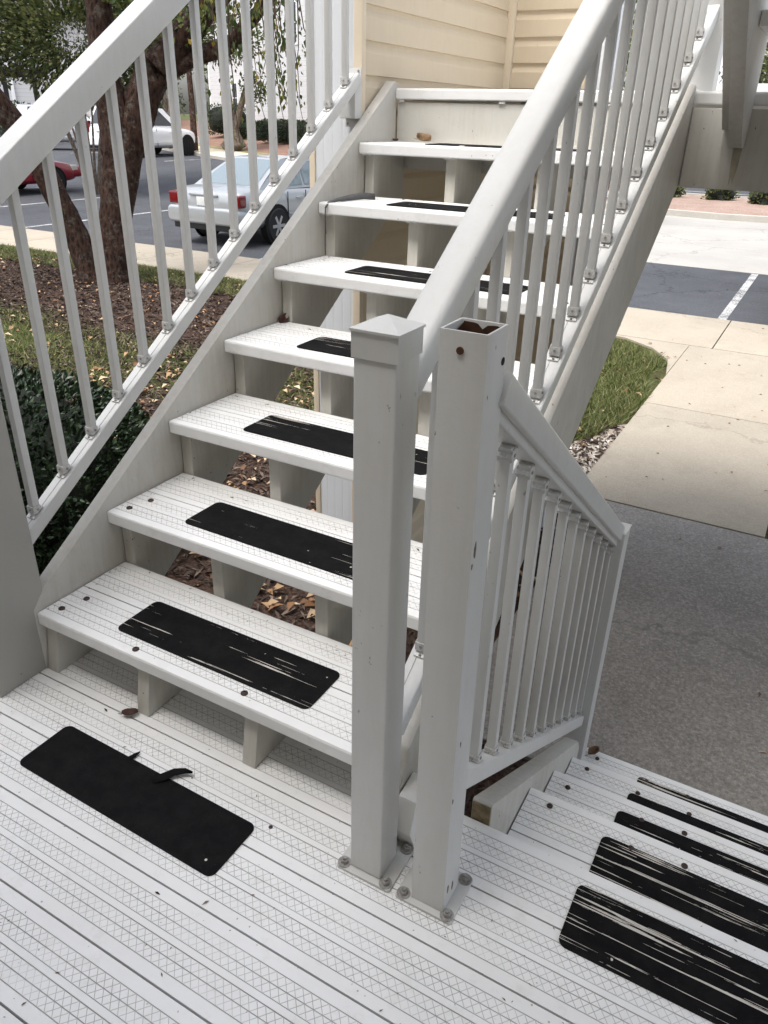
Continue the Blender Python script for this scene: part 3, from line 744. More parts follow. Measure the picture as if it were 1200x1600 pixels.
HEDGE = leafy('shrub_leaf', [(.008, .015, .008), (.015, .030, .013), (.026, .048, .020), (.05, .075, .038)], .35)
BUSH = leafy('bush_leaf', [(.015, .028, .010), (.03, .05, .018), (.05, .075, .028)], .6)
TREEL = leafy('tree_leaf', [(.035, .060, .015), (.06, .095, .022), (.09, .13, .035), (.13, .15, .035), (.26, .20, .035)], .5, .3)
FARL = leafy('far_leaf', [(.028, .045, .015), (.065, .088, .028), (.11, .13, .045), (.19, .18, .075)], .6, .35)
GRASS = leafy('grass_blade', [(.045, .065, .015), (.09, .12, .028), (.15, .165, .05), (.28, .25, .12)], .6, .25)
LITTER = leafy('dead_leaf', [(.09, .045, .022), (.20, .10, .045), (.34, .22, .12), (.48, .38, .25), (.26, .11, .03)], .7)
CHIPS = leafy('mulch_chip', [(.022, .015, .012), (.052, .035, .028), (.095, .066, .052), (.18, .14, .11)], .9)
STONE = leafy('pale_pebble', [(.34, .29, .24), (.52, .46, .40), (.62, .57, .50)], .8)
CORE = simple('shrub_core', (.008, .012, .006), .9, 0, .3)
TWIG = simple('twig', (.07, .045, .03), .9, 0, .4)

# ------------------------------------------------------------------ ground cover
r = np.random.default_rng(11)
def scatter(n, x0, x1, y0, y1, z=GZ-.015):
    return np.stack([r.uniform(x0, x1, n), r.uniform(y0, y1, n), np.full(n, z)], 1)
def keep_off(p):   # nothing on slab and paths
    on = ((p[:, 0] > .62) & (p[:, 1] > 1.26)) | ((p[:, 0] > .45) & (p[:, 1] > 3.7)) | (p[:, 1] > 8.2)
    return p[~on]
p = keep_off(np.concatenate([scatter(26000, -5.5, 1.2, .2, 5.2), scatter(24000, -13, -3.5, 4.6, 7.9)]))
p[:, 2] += r.uniform(0, .03, len(p))
stuff(link('mulch', leaf_mesh('mulch', p, r.uniform(.03, .085, len(p)), CHIPS, aspect=.28, fold=.3, seed=2, flat=.45)))
p = keep_off(np.concatenate([scatter(1900, -4.2, .9, .5, 4.6), scatter(800, -11, -2.8, 3.6, 8.2), scatter(90, -1.5, .45, 4.2, 8)]))
p[:, 2] += .03
stuff(link('leaf_litter', leaf_mesh('leaf_litter', p, r.uniform(.035, .085, len(p)), LITTER, aspect=.6, fold=.5, seed=3, flat=.35)))
def gmask(p):
    nn = np.sin(p[:, 0]*1.7+1)*np.cos(p[:, 1]*2.3)+np.sin(p[:, 0]*4.1+p[:, 1]*3.3)*.5
    return p[nn > r.uniform(-1.6, .7, len(p))]
p = gmask(keep_off(np.concatenate([scatter(30000, -14, -4.2, 7.3, 8.2), scatter(16000, -7.5, -1.0, 3.6, 5.0)])))
stuff(link('verge_grass', blade_mesh('verge_grass', p, .055, GRASS, 4, .8, .10)))
p = scatter(46000, -1.9, .44, 4.15, 8.14)
ed = .40-.10*np.sin(p[:, 1]*3)-np.clip(4.9-p[:, 1], 0, 1)*.45
fl = (p[:, 0] < ed) & ~((p[:, 1] > 6.9) & (((p[:, 0]-.45)/1.3+1)*0 + (p[:, 0]-.45) > -1.2*((p[:, 1]-6.9)/1.3)**2.2))
p = p[fl]
stuff(link('lawn_grass', blade_mesh('lawn_grass', p, .065, GRASS, 5, .7, .09)))
p = np.stack([r.uniform(-.25, .44, 900), r.uniform(3.76, 5.1, 900), np.full(900, GZ-.005)], 1)
p = p[p[:, 0] > .42-np.clip(5.0-p[:, 1], 0, 1.2)*.55]
stuff(link('pale_gravel', leaf_mesh('pale_gravel', p, r.uniform(.025, .06, len(p)), STONE, aspect=.8, fold=.7, seed=6, flat=.4)))
struct(MB().prism([(.47, 3.70), (.47, 5.3), (.36, 5.25), (.28, 4.8), (.0, 4.45), (-.35, 4.3), (-.5, 3.70)], 2, GZ-.1, GZ-.012).build('sandy_soil', concrete('sandy_soil', (.36, .30, .24), (.27, .22, .17), 1.0, 3.0, (.20, .15, .11), 60.)))
q = []
for x0_, x1_, y0_, y1_, n_q, z_ in ((.5, 1.6, 3.8, 8.1, 34, GZ+.009), (-9, 2.5, 8.3, 9.7, 60, GZ+.011), (.8, 2.4, 1.4, 3.6, 16, GZ+.005), (-12, 2, 10, 13.5, 60, GZ-.004)):
    q.append(np.stack([r.uniform(x0_, x1_, n_q), r.uniform(y0_, y1_, n_q), np.full(n_q, z_)], 1))
q = np.concatenate(q); stuff(link('path_litter', leaf_mesh('path_litter', q, r.uniform(.018, .045, len(q)), LITTER, aspect=.35, fold=.4, seed=12, flat=.15)))
p = np.stack([r.uniform(1.67, 3.2, 700), r.uniform(3.8, 5.6, 700), np.full(700, GZ+.0)], 1)
stuff(link('bed_mulch', leaf_mesh('bed_mulch', p, .07, CHIPS, aspect=.4, fold=.4, seed=8, flat=.4)))

# ------------------------------------------------------------------ dark clipped shrub beside the stairs
def shrub(name, label, cat, c, hx, hy, h, nleaf, lsize, mat, group=None, seed=1, lump=.10):
    t = thing(name, label, cat, c, group); rr_ = np.random.default_rng(seed)
    m = MB(); nu, nv = 18, 10; vs = []; fs = []
    def surf(a, e, k=1.0):
        ca, sa, ce, se = np.cos(a), np.sin(a), np.cos(e), np.sin(e)
        sg = lambda v, q: np.sign(v)*np.abs(v)**q
        lm = 1 + lump*(np.sin(3*a+seed)*np.cos(4*e)+.6*np.sin(7*a-2*e+seed*2))
        return np.stack([hx*k*lm*sg(ca, .75)*np.abs(ce)**.6, hy*k*lm*sg(sa, .75)*np.abs(ce)**.6, h*.5 + h*.5*k*lm*sg(se, .8)], -1)
    for i in range(nv+1):
        for j in range(nu): vs.append(tuple(surf(np.array(2*math.pi*j/nu), np.array(-math.pi/2+math.pi*i/nv), .80)))
    for i in range(nv):
        for j in range(nu): fs.append((i*nu+j, i*nu+(j+1) % nu, (i+1)*nu+(j+1) % nu, (i+1)*nu+j))
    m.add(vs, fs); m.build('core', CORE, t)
    a = rr_.uniform(0, 2*math.pi, nleaf); e = np.arcsin(rr_.uniform(-.85, 1, nleaf)); k = rr_.uniform(.86, 1.04, nleaf)
    P_ = surf(a, e, k[:]) if False else np.stack([surf(np.array(a_), np.array(e_), k_) for a_, e_, k_ in zip(a, e, k)])
    out = norm(P_ - np.array([0, 0, h*.4]))
    link('foliage', leaf_mesh('foliage', P_, lsize, mat, axis=out+np.array([0, 0, .5]), spread=.9, aspect=.5, fold=.3, seed=seed), t)
    m = MB()
    for q in range(3): m.tube([(.05*q-.05, .03*q, -.02), (.1*q-.1, -.05*q+.05, h*.5)], [.02, .012], 6)
    m.build('stem', TWIG, t)
    return t
shrub('clipped_shrub', 'dense dark green leafy shrub behind the left railing beside the landing', 'shrub', (-2.30, 1.28, GZ), 1.05, .80, .93, 24000, .042, HEDGE, None, 3, .05)

# ------------------------------------------------------------------ main tree
tree = thing('forked_tree', 'thick rough-barked tree with forked trunk and a leaning second stem on the mulch', 'tree', (-7.5, 7.1, GZ))
to = Vector((-7.5, 7.1, GZ))
def tt(pts): return [Vector(p)-to for p in pts]
def bark_tube(pts, rads, name, sub=4, n=18, mat=BARK, parent=tree, amp=.10):
    P_ = []; R2 = []
    for i in range(len(pts)-1):
        for k in range(sub): t = k/sub; P_.append(pts[i].lerp(pts[i+1], t)); R2.append(rads[i]*(1-t)+rads[i+1]*t)
    P_.append(pts[-1]); R2.append(rads[-1])
    m = MB(); m.tube(P_, R2, n, 0, amp); return m.build(name, mat, parent, smooth=True)
bark_tube(tt([(-7.52, 7.10, -1.0), (-7.50, 7.12, -.78), (-7.41, 7.21, -.05), (-7.32, 7.31, .70), (-7.30, 7.33, 1.25), (-7.34, 7.30, 1.85), (-7.32, 7.32, 2.4), (-7.35, 7.34, 3.4), (-7.6, 7.2, 4.6), (-7.9, 7.1, 6.2)]),
          [.34, .245, .215, .215, .21, .19, .165, .14, .10, .04], 'trunk')
bark_tube(tt([(-7.42, 7.20, -.35), (-7.25, 7.38, .70), (-7.10, 7.53, 1.25), (-6.94, 7.70, 1.72), (-6.63, 7.99, 2.15), (-6.29, 8.29, 2.6), (-5.7, 8.6, 3.2), (-5.0, 8.9, 3.9), (-4.2, 8.8, 4.5)]),
          [.17, .215, .235, .215, .185, .16, .12, .08, .03], 'limb')
bark_tube(tt([(-7.05, 7.6, 1.40), (-6.78, 7.85, 1.78), (-6.5, 8.1, 1.98), (-6.1, 8.35, 2.10), (-5.5, 8.3, 2.5), (-4.7, 7.6, 3.0), (-3.9, 6.9, 3.2)]),
          [.13, .125, .115, .10, .07, .045, .02], 'limb')
bark_tube(tt([(-7.66, 6.92, -1.0), (-7.69, 6.88, -.80), (-7.75, 6.82, -.38), (-7.86, 6.69, .13), (-7.98, 6.54, .70), (-8.12, 6.36, 1.15), (-8.30, 6.12, 1.6), (-8.7, 5.6, 2.4), (-9.2, 5.0, 3.6)]),
          [.26, .19, .165, .155, .15, .145, .13, .10, .04], 'leaning_stem')
# hanging leafy twigs from the right limb, and the crown above
rr_ = np.random.default_rng(21)
tw = MB(); LP = []; LA = []
def hang(top, bottom, n, seedv, big=False):
    a, b = np.array(top), np.array(bottom); cx_ = rr_.normal(size=3)*.10
    pts = [a + (b-a)*t + cx_*math.sin(t*3.1) + rr_.normal(size=3)*.012 for t in np.linspace(0, 1, 7)]
    tw.tube([Vector(p)-to for p in pts], list(np.linspace(.010, .003, 7)), 4)
    for q in range(n):
        t = rr_.uniform(.08, 1.0)**.8; i = min(5, int(t*6)); f = t*6-i
        p_ = pts[i]*(1-f)+pts[i+1]*f + rr_.normal(size=3)*np.array([.075, .075, .05]); LP.append(p_); LA.append((rr_.normal()*.25, rr_.normal()*.25, -1))
VX = np.array([.80, .60, 0]); VD = np.array([-.60, .80, 0])
for k in range(30):
    s = rr_.uniform(-.18, .80); base = np.array([-4.15, 5.97, 0]) + VX*s + VD*rr_.uniform(-.5, .9)
    low = 2.25 - rr_.uniform(.15, 1.0)*(.55 if s < .12 else 1.0)
    hang((base[0]-.25*rr_.uniform(0, 1), base[1]+.1, rr_.uniform(2.7, 3.2)), (base[0]+rr_.normal()*.12, base[1]+rr_.normal()*.1, low), 26, k)
for s, lo in ((.0, 1.12), (.07, 1.05), (.33, 1.30), (.44, 1.16), (.55, 1.20), (.66, 1.45)):
    base = np.array([-4.15, 5.97, 0]) + VX*s
    hang((base[0]-.1, base[1], 2.8), (base[0], base[1], lo), 34, 5)
tw.build('twigs', TWIG, tree)
link('hanging_leaves', leaf_mesh('hanging_leaves', np.array(LP)-np.array(to), rr_.uniform(.045, .085, len(LP)), TREEL, axis=np.array(LA), spread=.45, aspect=.55, fold=.3, seed=9), tree)
cl = []
for c_, rd, n in (((-7.8, 7.2, 5.2), (1.7, 1.7, 1.3), 2600), ((-5.6, 8.6, 4.3), (1.6, 1.3, 1.0), 2200), ((-4.2, 7.5, 4.0), (1.2, 1.2, .8), 1400), ((-9.1, 5.2, 4.2), (1.3, 1.3, 1.1), 1600),
                  ((-7.0, 7.4, 2.7), (.5, .5, .35), 160), ((-6.6, 7.9, 2.45), (.6, .5, .4), 260)):
    cl.append(ball_pts(n, c_, rd, rr_, .2))
link('crown', leaf_mesh('crown', np.concatenate(cl)-np.array(to), .11, TREEL, aspect=.55, fold=.3, seed=10), tree)

# ------------------------------------------------------------------ background trees
def bgtree(name, label, base, stems, crowns, lsize, mat, group, seed, bark=BARK2):
    t = thing(name, label, 'tree', base, group); t.scale = (.75,)*3 if 32 <= seed <= 34 else (1, 1, 1); rs = np.random.default_rng(seed); b = np.array(base)
    for k, (pts, r0, r1) in enumerate(stems):
        bark_tube([Vector(p) for p in pts], list(np.linspace(r0, r1, len(pts))), 'trunk', 2, 8, bark, t, .06)
    pts = np.concatenate([ball_pts(n, c_, rd, rs, .15) for c_, rd, n in crowns])
    link('crown', leaf_mesh('crown', pts, lsize, mat, aspect=.6, fold=.3, seed=seed), t)
    return t
# bushy multi-stem tree, upper left
st = []
for k in range(9):
    a = k*.7; st.append(([(math.cos(a)*.12, math.sin(a)*.12, 0), (math.cos(a)*.45, math.sin(a)*.45, 1.3), (math.cos(a)*1.0, math.sin(a)*1.0, 3.0)], .045, .018))
bgtree('multi_stem_tree', 'bushy multi-stem tree with olive leaves behind the left handrail', (-17.6, 15.9, GZ), st,
       [((0, 0, 3.9), (2.0, 2.0, 1.8), 6500), ((-1.6, -1.4, 4.2), (1.6, 1.6, 1.6), 3600), ((1.4, 1.2, 4.2), (1.4, 1.4, 1.6), 3000), ((.2, .1, 5.6), (1.8, 1.8, .9), 1800)], .15, FARL, None, 31)
st = [([(math.cos(k)*.25, math.sin(k)*.25, 0), (math.cos(k)*.5, math.sin(k)*.5, 1.6), (math.cos(k)*.8, math.sin(k)*.8, 4.6)], .14, .06) for k in range(5)]
bgtree('crape_myrtle', 'bare reddish clump of upright trunks behind the parked white car', (-24.73, 26.45, -0.187), st,
       [((0, 0, 5.6), (2.6, 2.6, 1.6), 2600)], .22, FARL, None, 32)
bgtree('slim_tree', 'slim dark straight trunk just behind the white car nose', (-22.56, 25.85, -0.187), [([(0, 0, 0), (0, .05, 2.5), (-.1, .1, 6)], .20, .13)], [((0, 0, 7.0), (1.8, 1.8, 1.2), 1000)], .22, FARL, None, 33, BARK)
bgtree('flared_tree', 'pale tree with flared roots on the straw bed beside the far building', (-22.11, 27.80, -0.075),
       [([(.25, .1, -.1), (0, 0, .6), (-.25, 0, 2.2), (-.6, .2, 5.0)], .55, .22), ([(.55, -.3, -.05), (.1, 0, .5)], .28, .2), ([(-.5, -.3, -.05), (0, 0, .5)], .25, .2), ([(.15, 0, .9), (.9, .3, 3.0), (1.3, .5, 5)], .2, .1)],
       [((-.3, 0, 5.6), (2.4, 2.4, 1.6), 2400), ((1.3, .6, 3.0), (.9, .9, 1.1), 420)], .2, FARL, None, 34)
bgtree('roadside_tree', 'leafy green tree beyond the road at the right edge', (-.6, 36.0, GZ), [([(0, 0, 0), (.1, 0, 2), (0, 0, 4.5)], .2, .1)],
       [((0, 0, 3.4), (2.6, 2.2, 2.6), 4200), ((-2.0, 0, 3.0), (1.6, 1.5, 2.0), 1800), ((2.6, .5, 4.2), (2.2, 2.0, 2.4), 1800)], .2, FARL, None, 35)
bgtree('lot_tree', 'tree with drooping branches in front of the white siding, seen between the right balusters', (-4.1, 19.2, GZ), [([(0, 0, 0), (.1, 0, 2), (-.1, 0, 4)], .12, .06)],
       [((0, 0, 3.6), (1.0, .9, 1.5), 900), ((.9, 0, 3.4), (.5, .5, 1.1), 260)], .13, TREEL, None, 36)
# distant wood edge filling the far left
t = thing('far_tree', 'tall leafy tree standing behind the pergola', 'tree', (-52, 44, GZ)); rs = np.random.default_rng(41)
bark_tube([Vector((0, 0, 0)), Vector((0, 0, 5))], [.3, .2], 'trunk', 2, 8, BARK2, t, .05)
link('crown', leaf_mesh('crown', np.concatenate([ball_pts(4200, (0, 0, 8.5), (6, 6, 4.4), rs, .1), ball_pts(2200, (-7, -5, 8), (5, 5, 4), rs, .1), ball_pts(1800, (6, 5, 8), (4.5, 4.5, 4), rs, .1)]), .42, FARL, seed=41), t)

for k, (x, y, s_, lb) in enumerate(((-47, 60, 1.0, 'broad leafy tree left of the white building'), (-38, 58, .8, 'leafy tree rising between the forked trunk and the white building'), (-58, 58, 1.1, 'large leafy tree far behind the red vehicle'))):
    t = thing('far_tree', lb, 'tree', (x, y, GZ), 'trees behind the far lot'); rs = np.random.default_rng(90+k)
    bark_tube([Vector((0, 0, 0)), Vector((.2, 0, 4)), Vector((0, 0, 8))], [.3, .22, .1], 'trunk', 2, 8, BARK2, t, .05)
    link('crown', leaf_mesh('crown', np.concatenate([ball_pts(2600, (0, 0, 7*s_), (5*s_, 5*s_, 4.2*s_), rs, .1), ball_pts(1500, (2*s_, -2*s_, 2.6*s_), (4*s_, 4*s_, 2.6*s_), rs, .1)]), .42, FARL, seed=91+k), t)

# ------------------------------------------------------------------ clipped bushes along the far building
bpx = [(-10.6, 6.6, 1.55, 2.15, 'tall block-clipped bush, leftmost against the white building'), (-7.2, 6.2, .85, 1.05, 'low round bush right of the tall clipped bush'), (-4.9, 6.6, .8, 1.15, 'small rounded bush, third from the left by the white siding'),
       (-1.75, 6.3, .98, 1.35, 'round clipped bush standing below the hanging leaves'), (.2, 6.5, .95, 1.3, 'round clipped bush next to the hanging leaves, second from the right'), (3.1, 6.5, 1.0, 1.35, 'clipped bush nearest the white fluted wall end'), (4.9, 6.3, .95, 1.3, 'clipped bush half hidden by the white fluted wall end')]
for k, (t_, o__, rd, hh, lb) in enumerate(bpx):
    z_ = GZ+.2+(o__-3.4)/8.6*1.05-.05
    shrub('clipped_bush', lb, 'bush', F(t_, o__, z_), rd*.75, rd*.75, hh*.75, 1500, .10, BUSH, 'clipped bushes along the far building', 50+k, .05)
for k, (x, y, s, lb) in enumerate(((-3.3, 26.5, .5, 'low island shrub nearest the stair stringer'), (-1.75, 26.2, .62, 'low shrub in the middle of the straw island'), (-.40, 25.5, .62, 'low shrub on the straw island at the right edge'))):
    shrub('island_shrub', lb, 'shrub', (x, y, GZ+.1), .72*s, .6*s, .78*s, 260, .13, FARL, 'shrubs on the island', 70+k, .25)
shrub('pergola_hedge', 'dark clipped hedge in front of the pergola', 'hedge', (-33.6, 25.9, GZ), 1.3, .8, 2.35, 1500, .14, BUSH, None, 80, .04)

# ------------------------------------------------------------------ far buildings
SIDEW = siding_far('white_far_siding', (.60, .60, .60)); GLASSD = simple('window_glass', (.05, .06, .07), .08, 0, .3, 3., .8)
TRIMW = simple('white_trim', (.80, .80, .80), .5, 0, .08)
FND = simple('foundation', (.12, .12, .12), .9)
def fbuild(name, label, t0, t1, o0, z0, z1, wins):
    g = thing(name, label, 'building', F((t0+t1)/2, o0, GZ)); o3 = Vector(F((t0+t1)/2, o0, GZ))
    def P3(t_, o__, z): return Vector(F(t_, o__, z))-o3
    def slabm(ta, tb, oa, ob, za, zb, nm, mat, parent=g):
        m = MB(); m.add([P3(ta, oa, za), P3(tb, oa, za), P3(tb, ob, za), P3(ta, ob, za), P3(ta, oa, zb), P3(tb, oa, zb), P3(tb, ob, zb), P3(ta, ob, zb)],
              [(3,2,1,0),(4,5,6,7),(0,1,5,4),(1,2,6,5),(2,3,7,6),(3,0,4,7)]); return m.build(nm, mat, parent)
    slabm(t0, t1, o0, o0+10, z0, z1, 'wall', SIDEW); slabm(t0+.05, t1-.05, o0+.06, o0+9.9, GZ-.2, z0, 'foundation', FND)
    slabm(t0-.08, t0+.18, o0-.05, o0+.2, z0, z1, 'corner_trim', TRIMW); slabm(t1-.18, t1+.08, o0-.05, o0+.2, z0, z1, 'corner_trim', TRIMW)
    for ta, tb, za, zb in wins:
        wf = slabm(ta-.12, tb+.12, o0-.06, o0+.1, za-.12, zb+.12, 'window', TRIMW)
        for q in (0, 1):
            zz = za+(zb-za)*q/2; slabm(ta, tb, o0-.08, o0-.05, zz+.04, zz+(zb-za)/2-.03, 'pane', GLASSD, wf)
    m = MB(); c0 = [P3(t0-.5, o0-.5, z1), P3(t1+.5, o0-.5, z1), P3(t1+.5, o0+10.5, z1), P3(t0-.5, o0+10.5, z1), P3(t0+2, o0+5, z1+3), P3(t1-2, o0+5, z1+3)]
    m.add(c0, [(3, 2, 1, 0), (0, 1, 5, 4), (1, 2, 5), (2, 3, 4, 5), (3, 0, 4)]); m.build('roof', simple('shingle_'+name, (.10, .09, .085), .9), g)
    return g
fbuild('white_building', 'white lap-sided apartment block behind the clipped bushes', -22.2, 8.5, 9.5, .15, 12.5, [(-16.9, -16.0, 5.3, 7.5), (-6, -5, 5.3, 7.5), (2, 3, 5.3, 7.5), (-16.9, -16.0, 1.2, 3.2), (2, 3, 1.2, 3.2)])
g = thing('white_house', 'white-sided building seen between the balusters at the top right', 'building', (-9.5, 41, GZ))
MB().box((-4.0, 0, 0), (5.0, 9, 9)).build('wall', SIDEW, g)
MB().box((-4.1, -.06, 0), (-3.8, .2, 9)).build('corner_trim', TRIMW, g); MB().box((4.8, -.06, 0), (5.1, .2, 9)).build('corner_trim', TRIMW, g)
MB().add([(-4.6, -.6, 9), (5.6, -.6, 9), (5.6, 9.6, 9), (-4.6, 9.6, 9), (-2, 4.5, 12), (3, 4.5, 12)], [(3, 2, 1, 0), (0, 1, 5, 4), (1, 2, 5), (2, 3, 4, 5), (3, 0, 4)]).build('roof', simple('shingle', (.10, .09, .085), .9), g)
for x in (-2, 2.2):
    wf = MB().box((x, -.08, 4.4), (x+1.2, .05, 6.2)).build('window', TRIMW, g); MB().box((x+.1, -.1, 4.5), (x+1.1, -.075, 6.1)).build('pane', GLASSD, wf)
g = thing('pale_house', 'pale building glimpsed behind the dark pergola', 'building', (-46, 33, GZ), None, rad(48))
MB().box((-8, 0, 0), (9, 8, 7)).build('wall', SIDEW, g)
for x in (-2, 0, 2): MB().box((x-.1, -.15, 0), (x+.1, .0, 7)).build('corner_trim', TRIMW, g)
MB().add([(-8.5, -.6, 7), (9.5, -.6, 7), (9.5, 8.6, 7), (-8.5, 8.6, 7), (-6, 4, 9.5), (7, 4, 9.5)], [(3, 2, 1, 0), (0, 1, 5, 4), (1, 2, 5), (2, 3, 4, 5), (3, 0, 4)]).build('roof', simple('shingle2', (.10, .09, .085), .9), g)
# pergola
BLK = simple('black_timber', (.014, .013, .013), .7)
pg = thing('pergola', 'dark timber pergola at the far left behind the cars', 'pergola', (-34.0, 26.6, GZ), None, rad(52))
for x in (-2.6, -.55, .78):
    for y in (0, 2.4): MB().box((x-.09, y-.09, 0), (x+.09, y+.09, 3.45)).build('post', BLK, pg)
for y in (0, 2.4): MB().box((-3.2, y-.07, 3.45), (1.15, y+.07, 3.75)).build('beam', BLK, pg)
for k in range(9): MB().box((-3.0+.48*k, -.5, 3.751), (-2.93+.48*k, 2.9, 3.93)).build('slat', BLK, pg)
MB().box((-3.2, 2.28, .9), (1.1, 2.30, .96)).build('fence_rail', BLK, pg)

# ================================================================== cars
def carpaint(n, c_, met=.35): 
    t = NT(n); t.fin(c_, .38, .5, met); t.b.inputs['Coat Weight'].default_value = .8; t.b.inputs['Coat Roughness'].default_value = .07; return t.m
RUB = simple('tyre_rubber', (.018, .018, .018), .85); RIM = simple('alloy_rim', (.42, .43, .44), .35, .7, .2)
RIMB = simple('black_rim', (.02, .02, .02), .4, .3, .2)
CGL = NT('car_glass'); CGL.fin((.16, .20, .22), .04, .9); CGL = CGL.m
CGD = NT('dark_glass'); CGD.fin((.02, .024, .028), .05, .8); CGD = CGD.m
REDL = NT('tail_lens'); REDL.fin((.13, .005, .008), .12, .6); REDL = REDL.m
CLRL = NT('clear_lens'); CLRL.fin((.66, .62, .52), .1, .7); CLRL = CLRL.m
PLATE = simple('number_plate', (.66, .67, .66), .5, 0, .15, 40.)
BLKP = simple('black_plastic', (.02, .02, .021), .6)
ARCH = simple('wheel_arch', (.006, .006, .006), .95)
KINDS = {
 'sedan': dict(st=[(-2.40,.66,.40,.80),(-2.36,.80,.34,.93),(-2.22,.865,.29,.995),(-1.80,.895,.26,1.015),(-1.1,.905,.24,.985),(0,.905,.24,.955),(.9,.90,.24,.925),(1.35,.895,.24,.89),(1.85,.87,.25,.82),(2.2,.80,.27,.74),(2.36,.70,.30,.66),(2.42,.56,.36,.56)],
   gh=dict(rb=-1.78, fb=1.22, rr=-.78, fr=.28, wb=.795, wt=.575, zb=.96, zr=1.455), tail=(.70,.93), wheel=.325, wy=(-1.36,1.38)),
 'suv': dict(st=[(-2.32,.70,.42,.98),(-2.28,.82,.36,1.06),(-2.1,.89,.32,1.09),(-1.5,.92,.30,1.09),(-.5,.925,.30,1.07),(.5,.92,.30,1.05),(1.1,.915,.30,1.03),(1.7,.90,.31,.97),(2.05,.85,.33,.90),(2.25,.76,.36,.80),(2.32,.62,.42,.68)],
   gh=dict(rb=-2.22, fb=1.12, rr=-1.92, fr=.35, wb=.82, wt=.63, zb=1.05, zr=1.70), tail=(.85,1.25), wheel=.36, wy=(-1.38,1.40)) }
_car = {}
def car_parts(kind, body, glass, rim):
    K = KINDS[kind]; L = []
    def ring(y, w_, zb, zt):
        h = [(0, zb), (w_*.82, zb), (w_*.97, zb+.10), (w_, zb+(zt-zb)*.50), (w_*.985, zt-.13), (w_*.93, zt-.035), (w_*.74, zt), (w_*.35, zt+.012), (0, zt+.016)]
        return [(a, y, b) for a, b in h] + [(-a, y, b) for a, b in h[-2:0:-1]]
    m = MB(); vs = []; st = K['st']
    for q in st: vs += ring(*q)
    n = 16; fs = []
    for i in range(len(st)-1):
        for k in range(n): fs.append((i*n+k, i*n+(k+1) % n, (i+1)*n+(k+1) % n, (i+1)*n+k))
    fs += [tuple(range(n))[::-1], tuple((len(st)-1)*n+k for k in range(n))]
    m.add(vs, fs); L.append(('body', m.mesh('body', body, smooth=True), 'sub', []))
    g = K['gh']; q = g
    A, B, Cc, D = Vector((q['wb'], q['rb'], q['zb'])), Vector((q['wt'], q['rr'], q['zr'])), Vector((q['wt'], q['fr'], q['zr']-.01)), Vector((q['wb'], q['fb'], q['zb']-.04))
    mir = lambda v: Vector((-v.x, v.y, v.z)); bow = .045
    m = MB()
    def patch(c00, c10, c11, c01, nrm, nu=5, nv=4, b1=.03):
        vv = []; ff = []
        for j in range(nv+1):
            for i in range(nu+1):
                u, v = i/nu, j/nv; p = (c00*(1-u)+c10*u)*(1-v)+(c01*(1-u)+c11*u)*v
                p = p + Vector(nrm)*b1*(4*v*(1-v)*.5 + 4*u*(1-u)*.5) ; vv.append(p)
        for j in range(nv):
            for i in range(nu): ff.append((j*(nu+1)+i, j*(nu+1)+i+1, (j+1)*(nu+1)+i+1, (j+1)*(nu+1)+i))
        return vv, ff
    sides = []
    for s_ in (1, -1):
        f = (lambda v: v) if s_ == 1 else mir
        sides.append((f(A), f(D), f(Cc), f(B), (s_*.9, 0, .3)))
    rear = (mir(A), A, B, mir(B), (0, -.6, .7)); front = (D, mir(D), mir(Cc), Cc, (0, .5, .8)); roof = (B, Cc, mir(Cc), mir(B), (0, 0, 1))
    for c00, c10, c11, c01, nr in sides+[rear, front, roof]:
        vv, ff = patch(c00, c10, c11, c01, nr, b1=0.0 if nr[0] else .04); m.add(vv, ff)
    L.append(('cabin', m.mesh('cabin', body, smooth=True), None, []))
    def pane(face, u0, u1, v0, v1, nm, mat, b1=0, skew=(0, 0)):
        c00, c10, c11, c01, nr = face; nn = Vector(nr).normalized()
        P_ = lambda u, v: (c00*(1-u)+c10*u)*(1-v)+(c01*(1-u)+c11*u)*v
        vv, ff = patch(P_(u0, v0), P_(u1, v0), P_(u1-skew[1], v1), P_(u0+skew[0], v1), nr, b1=b1*.92)
        off = nn*.012; o_m = MB(); o_m.add([p+off for p in vv], ff)
        L.append((nm, o_m.mesh(nm, mat, smooth=True), None, []))
    for f in sides:
        pane(f, .16, .47, .10, .90, 'side_window', glass, 0, (.02, 0)); pane(f, .50, .90, .10, .90, 'side_window', glass, 0, (0, .06))
    pane(rear, .07, .93, .10, .93, 'rear_window', glass, .04); pane(front, .06, .94, .05, .94, 'windscreen', glass, .04)
    w_ = K['wheel']
    tm = MB().lathe([(w_*.62, -.11), (w_*.93, -.115), (w_, -.085), (w_, .085), (w_*.93, .115), (w_*.62, .11)], 28, (0, 0, 0), 0).mesh('wheel', RUB, smooth=True)
    rm = MB(); rm.lathe([(w_*.64, .10), (w_*.64, .108), (w_*.58, .10), (w_*.56, .075), (.05, .075)], 24, (0, 0, 0), 0, 0)
    for k in range(6):
        a = k*math.pi/3; rm.bar((.10, .04*math.cos(a), .04*math.sin(a)), (.10, w_*.60*math.cos(a), w_*.60*math.sin(a)), rect(-.028, .028, -.012, .012), (1, 0, 0), 1)
    rm.lathe([(.055, .08), (.05, .115)], 12, (0, 0, 0), 0, 1)
    rme = rm.mesh('rim', [BLKP, rim])
    for y in K['wy']:
        for s_ in (1, -1):
            L.append(('wheel', tm, ((s_*.812, y, w_), 0 if s_ == 1 else math.pi), [('rim', rme)]))
            ar = MB().lathe([(w_+.055, -.03), (w_+.055, .0)], 26, (0, 0, 0), 0); L.append(('wheel_arch', ar.mesh('wheel_arch', ARCH), ((s_*(.908 if kind == 'sedan' else .927), y, w_+.01), 0 if s_ == 1 else math.pi), []))
    ry = K['st'][0][0]; z0, z1 = K['tail']
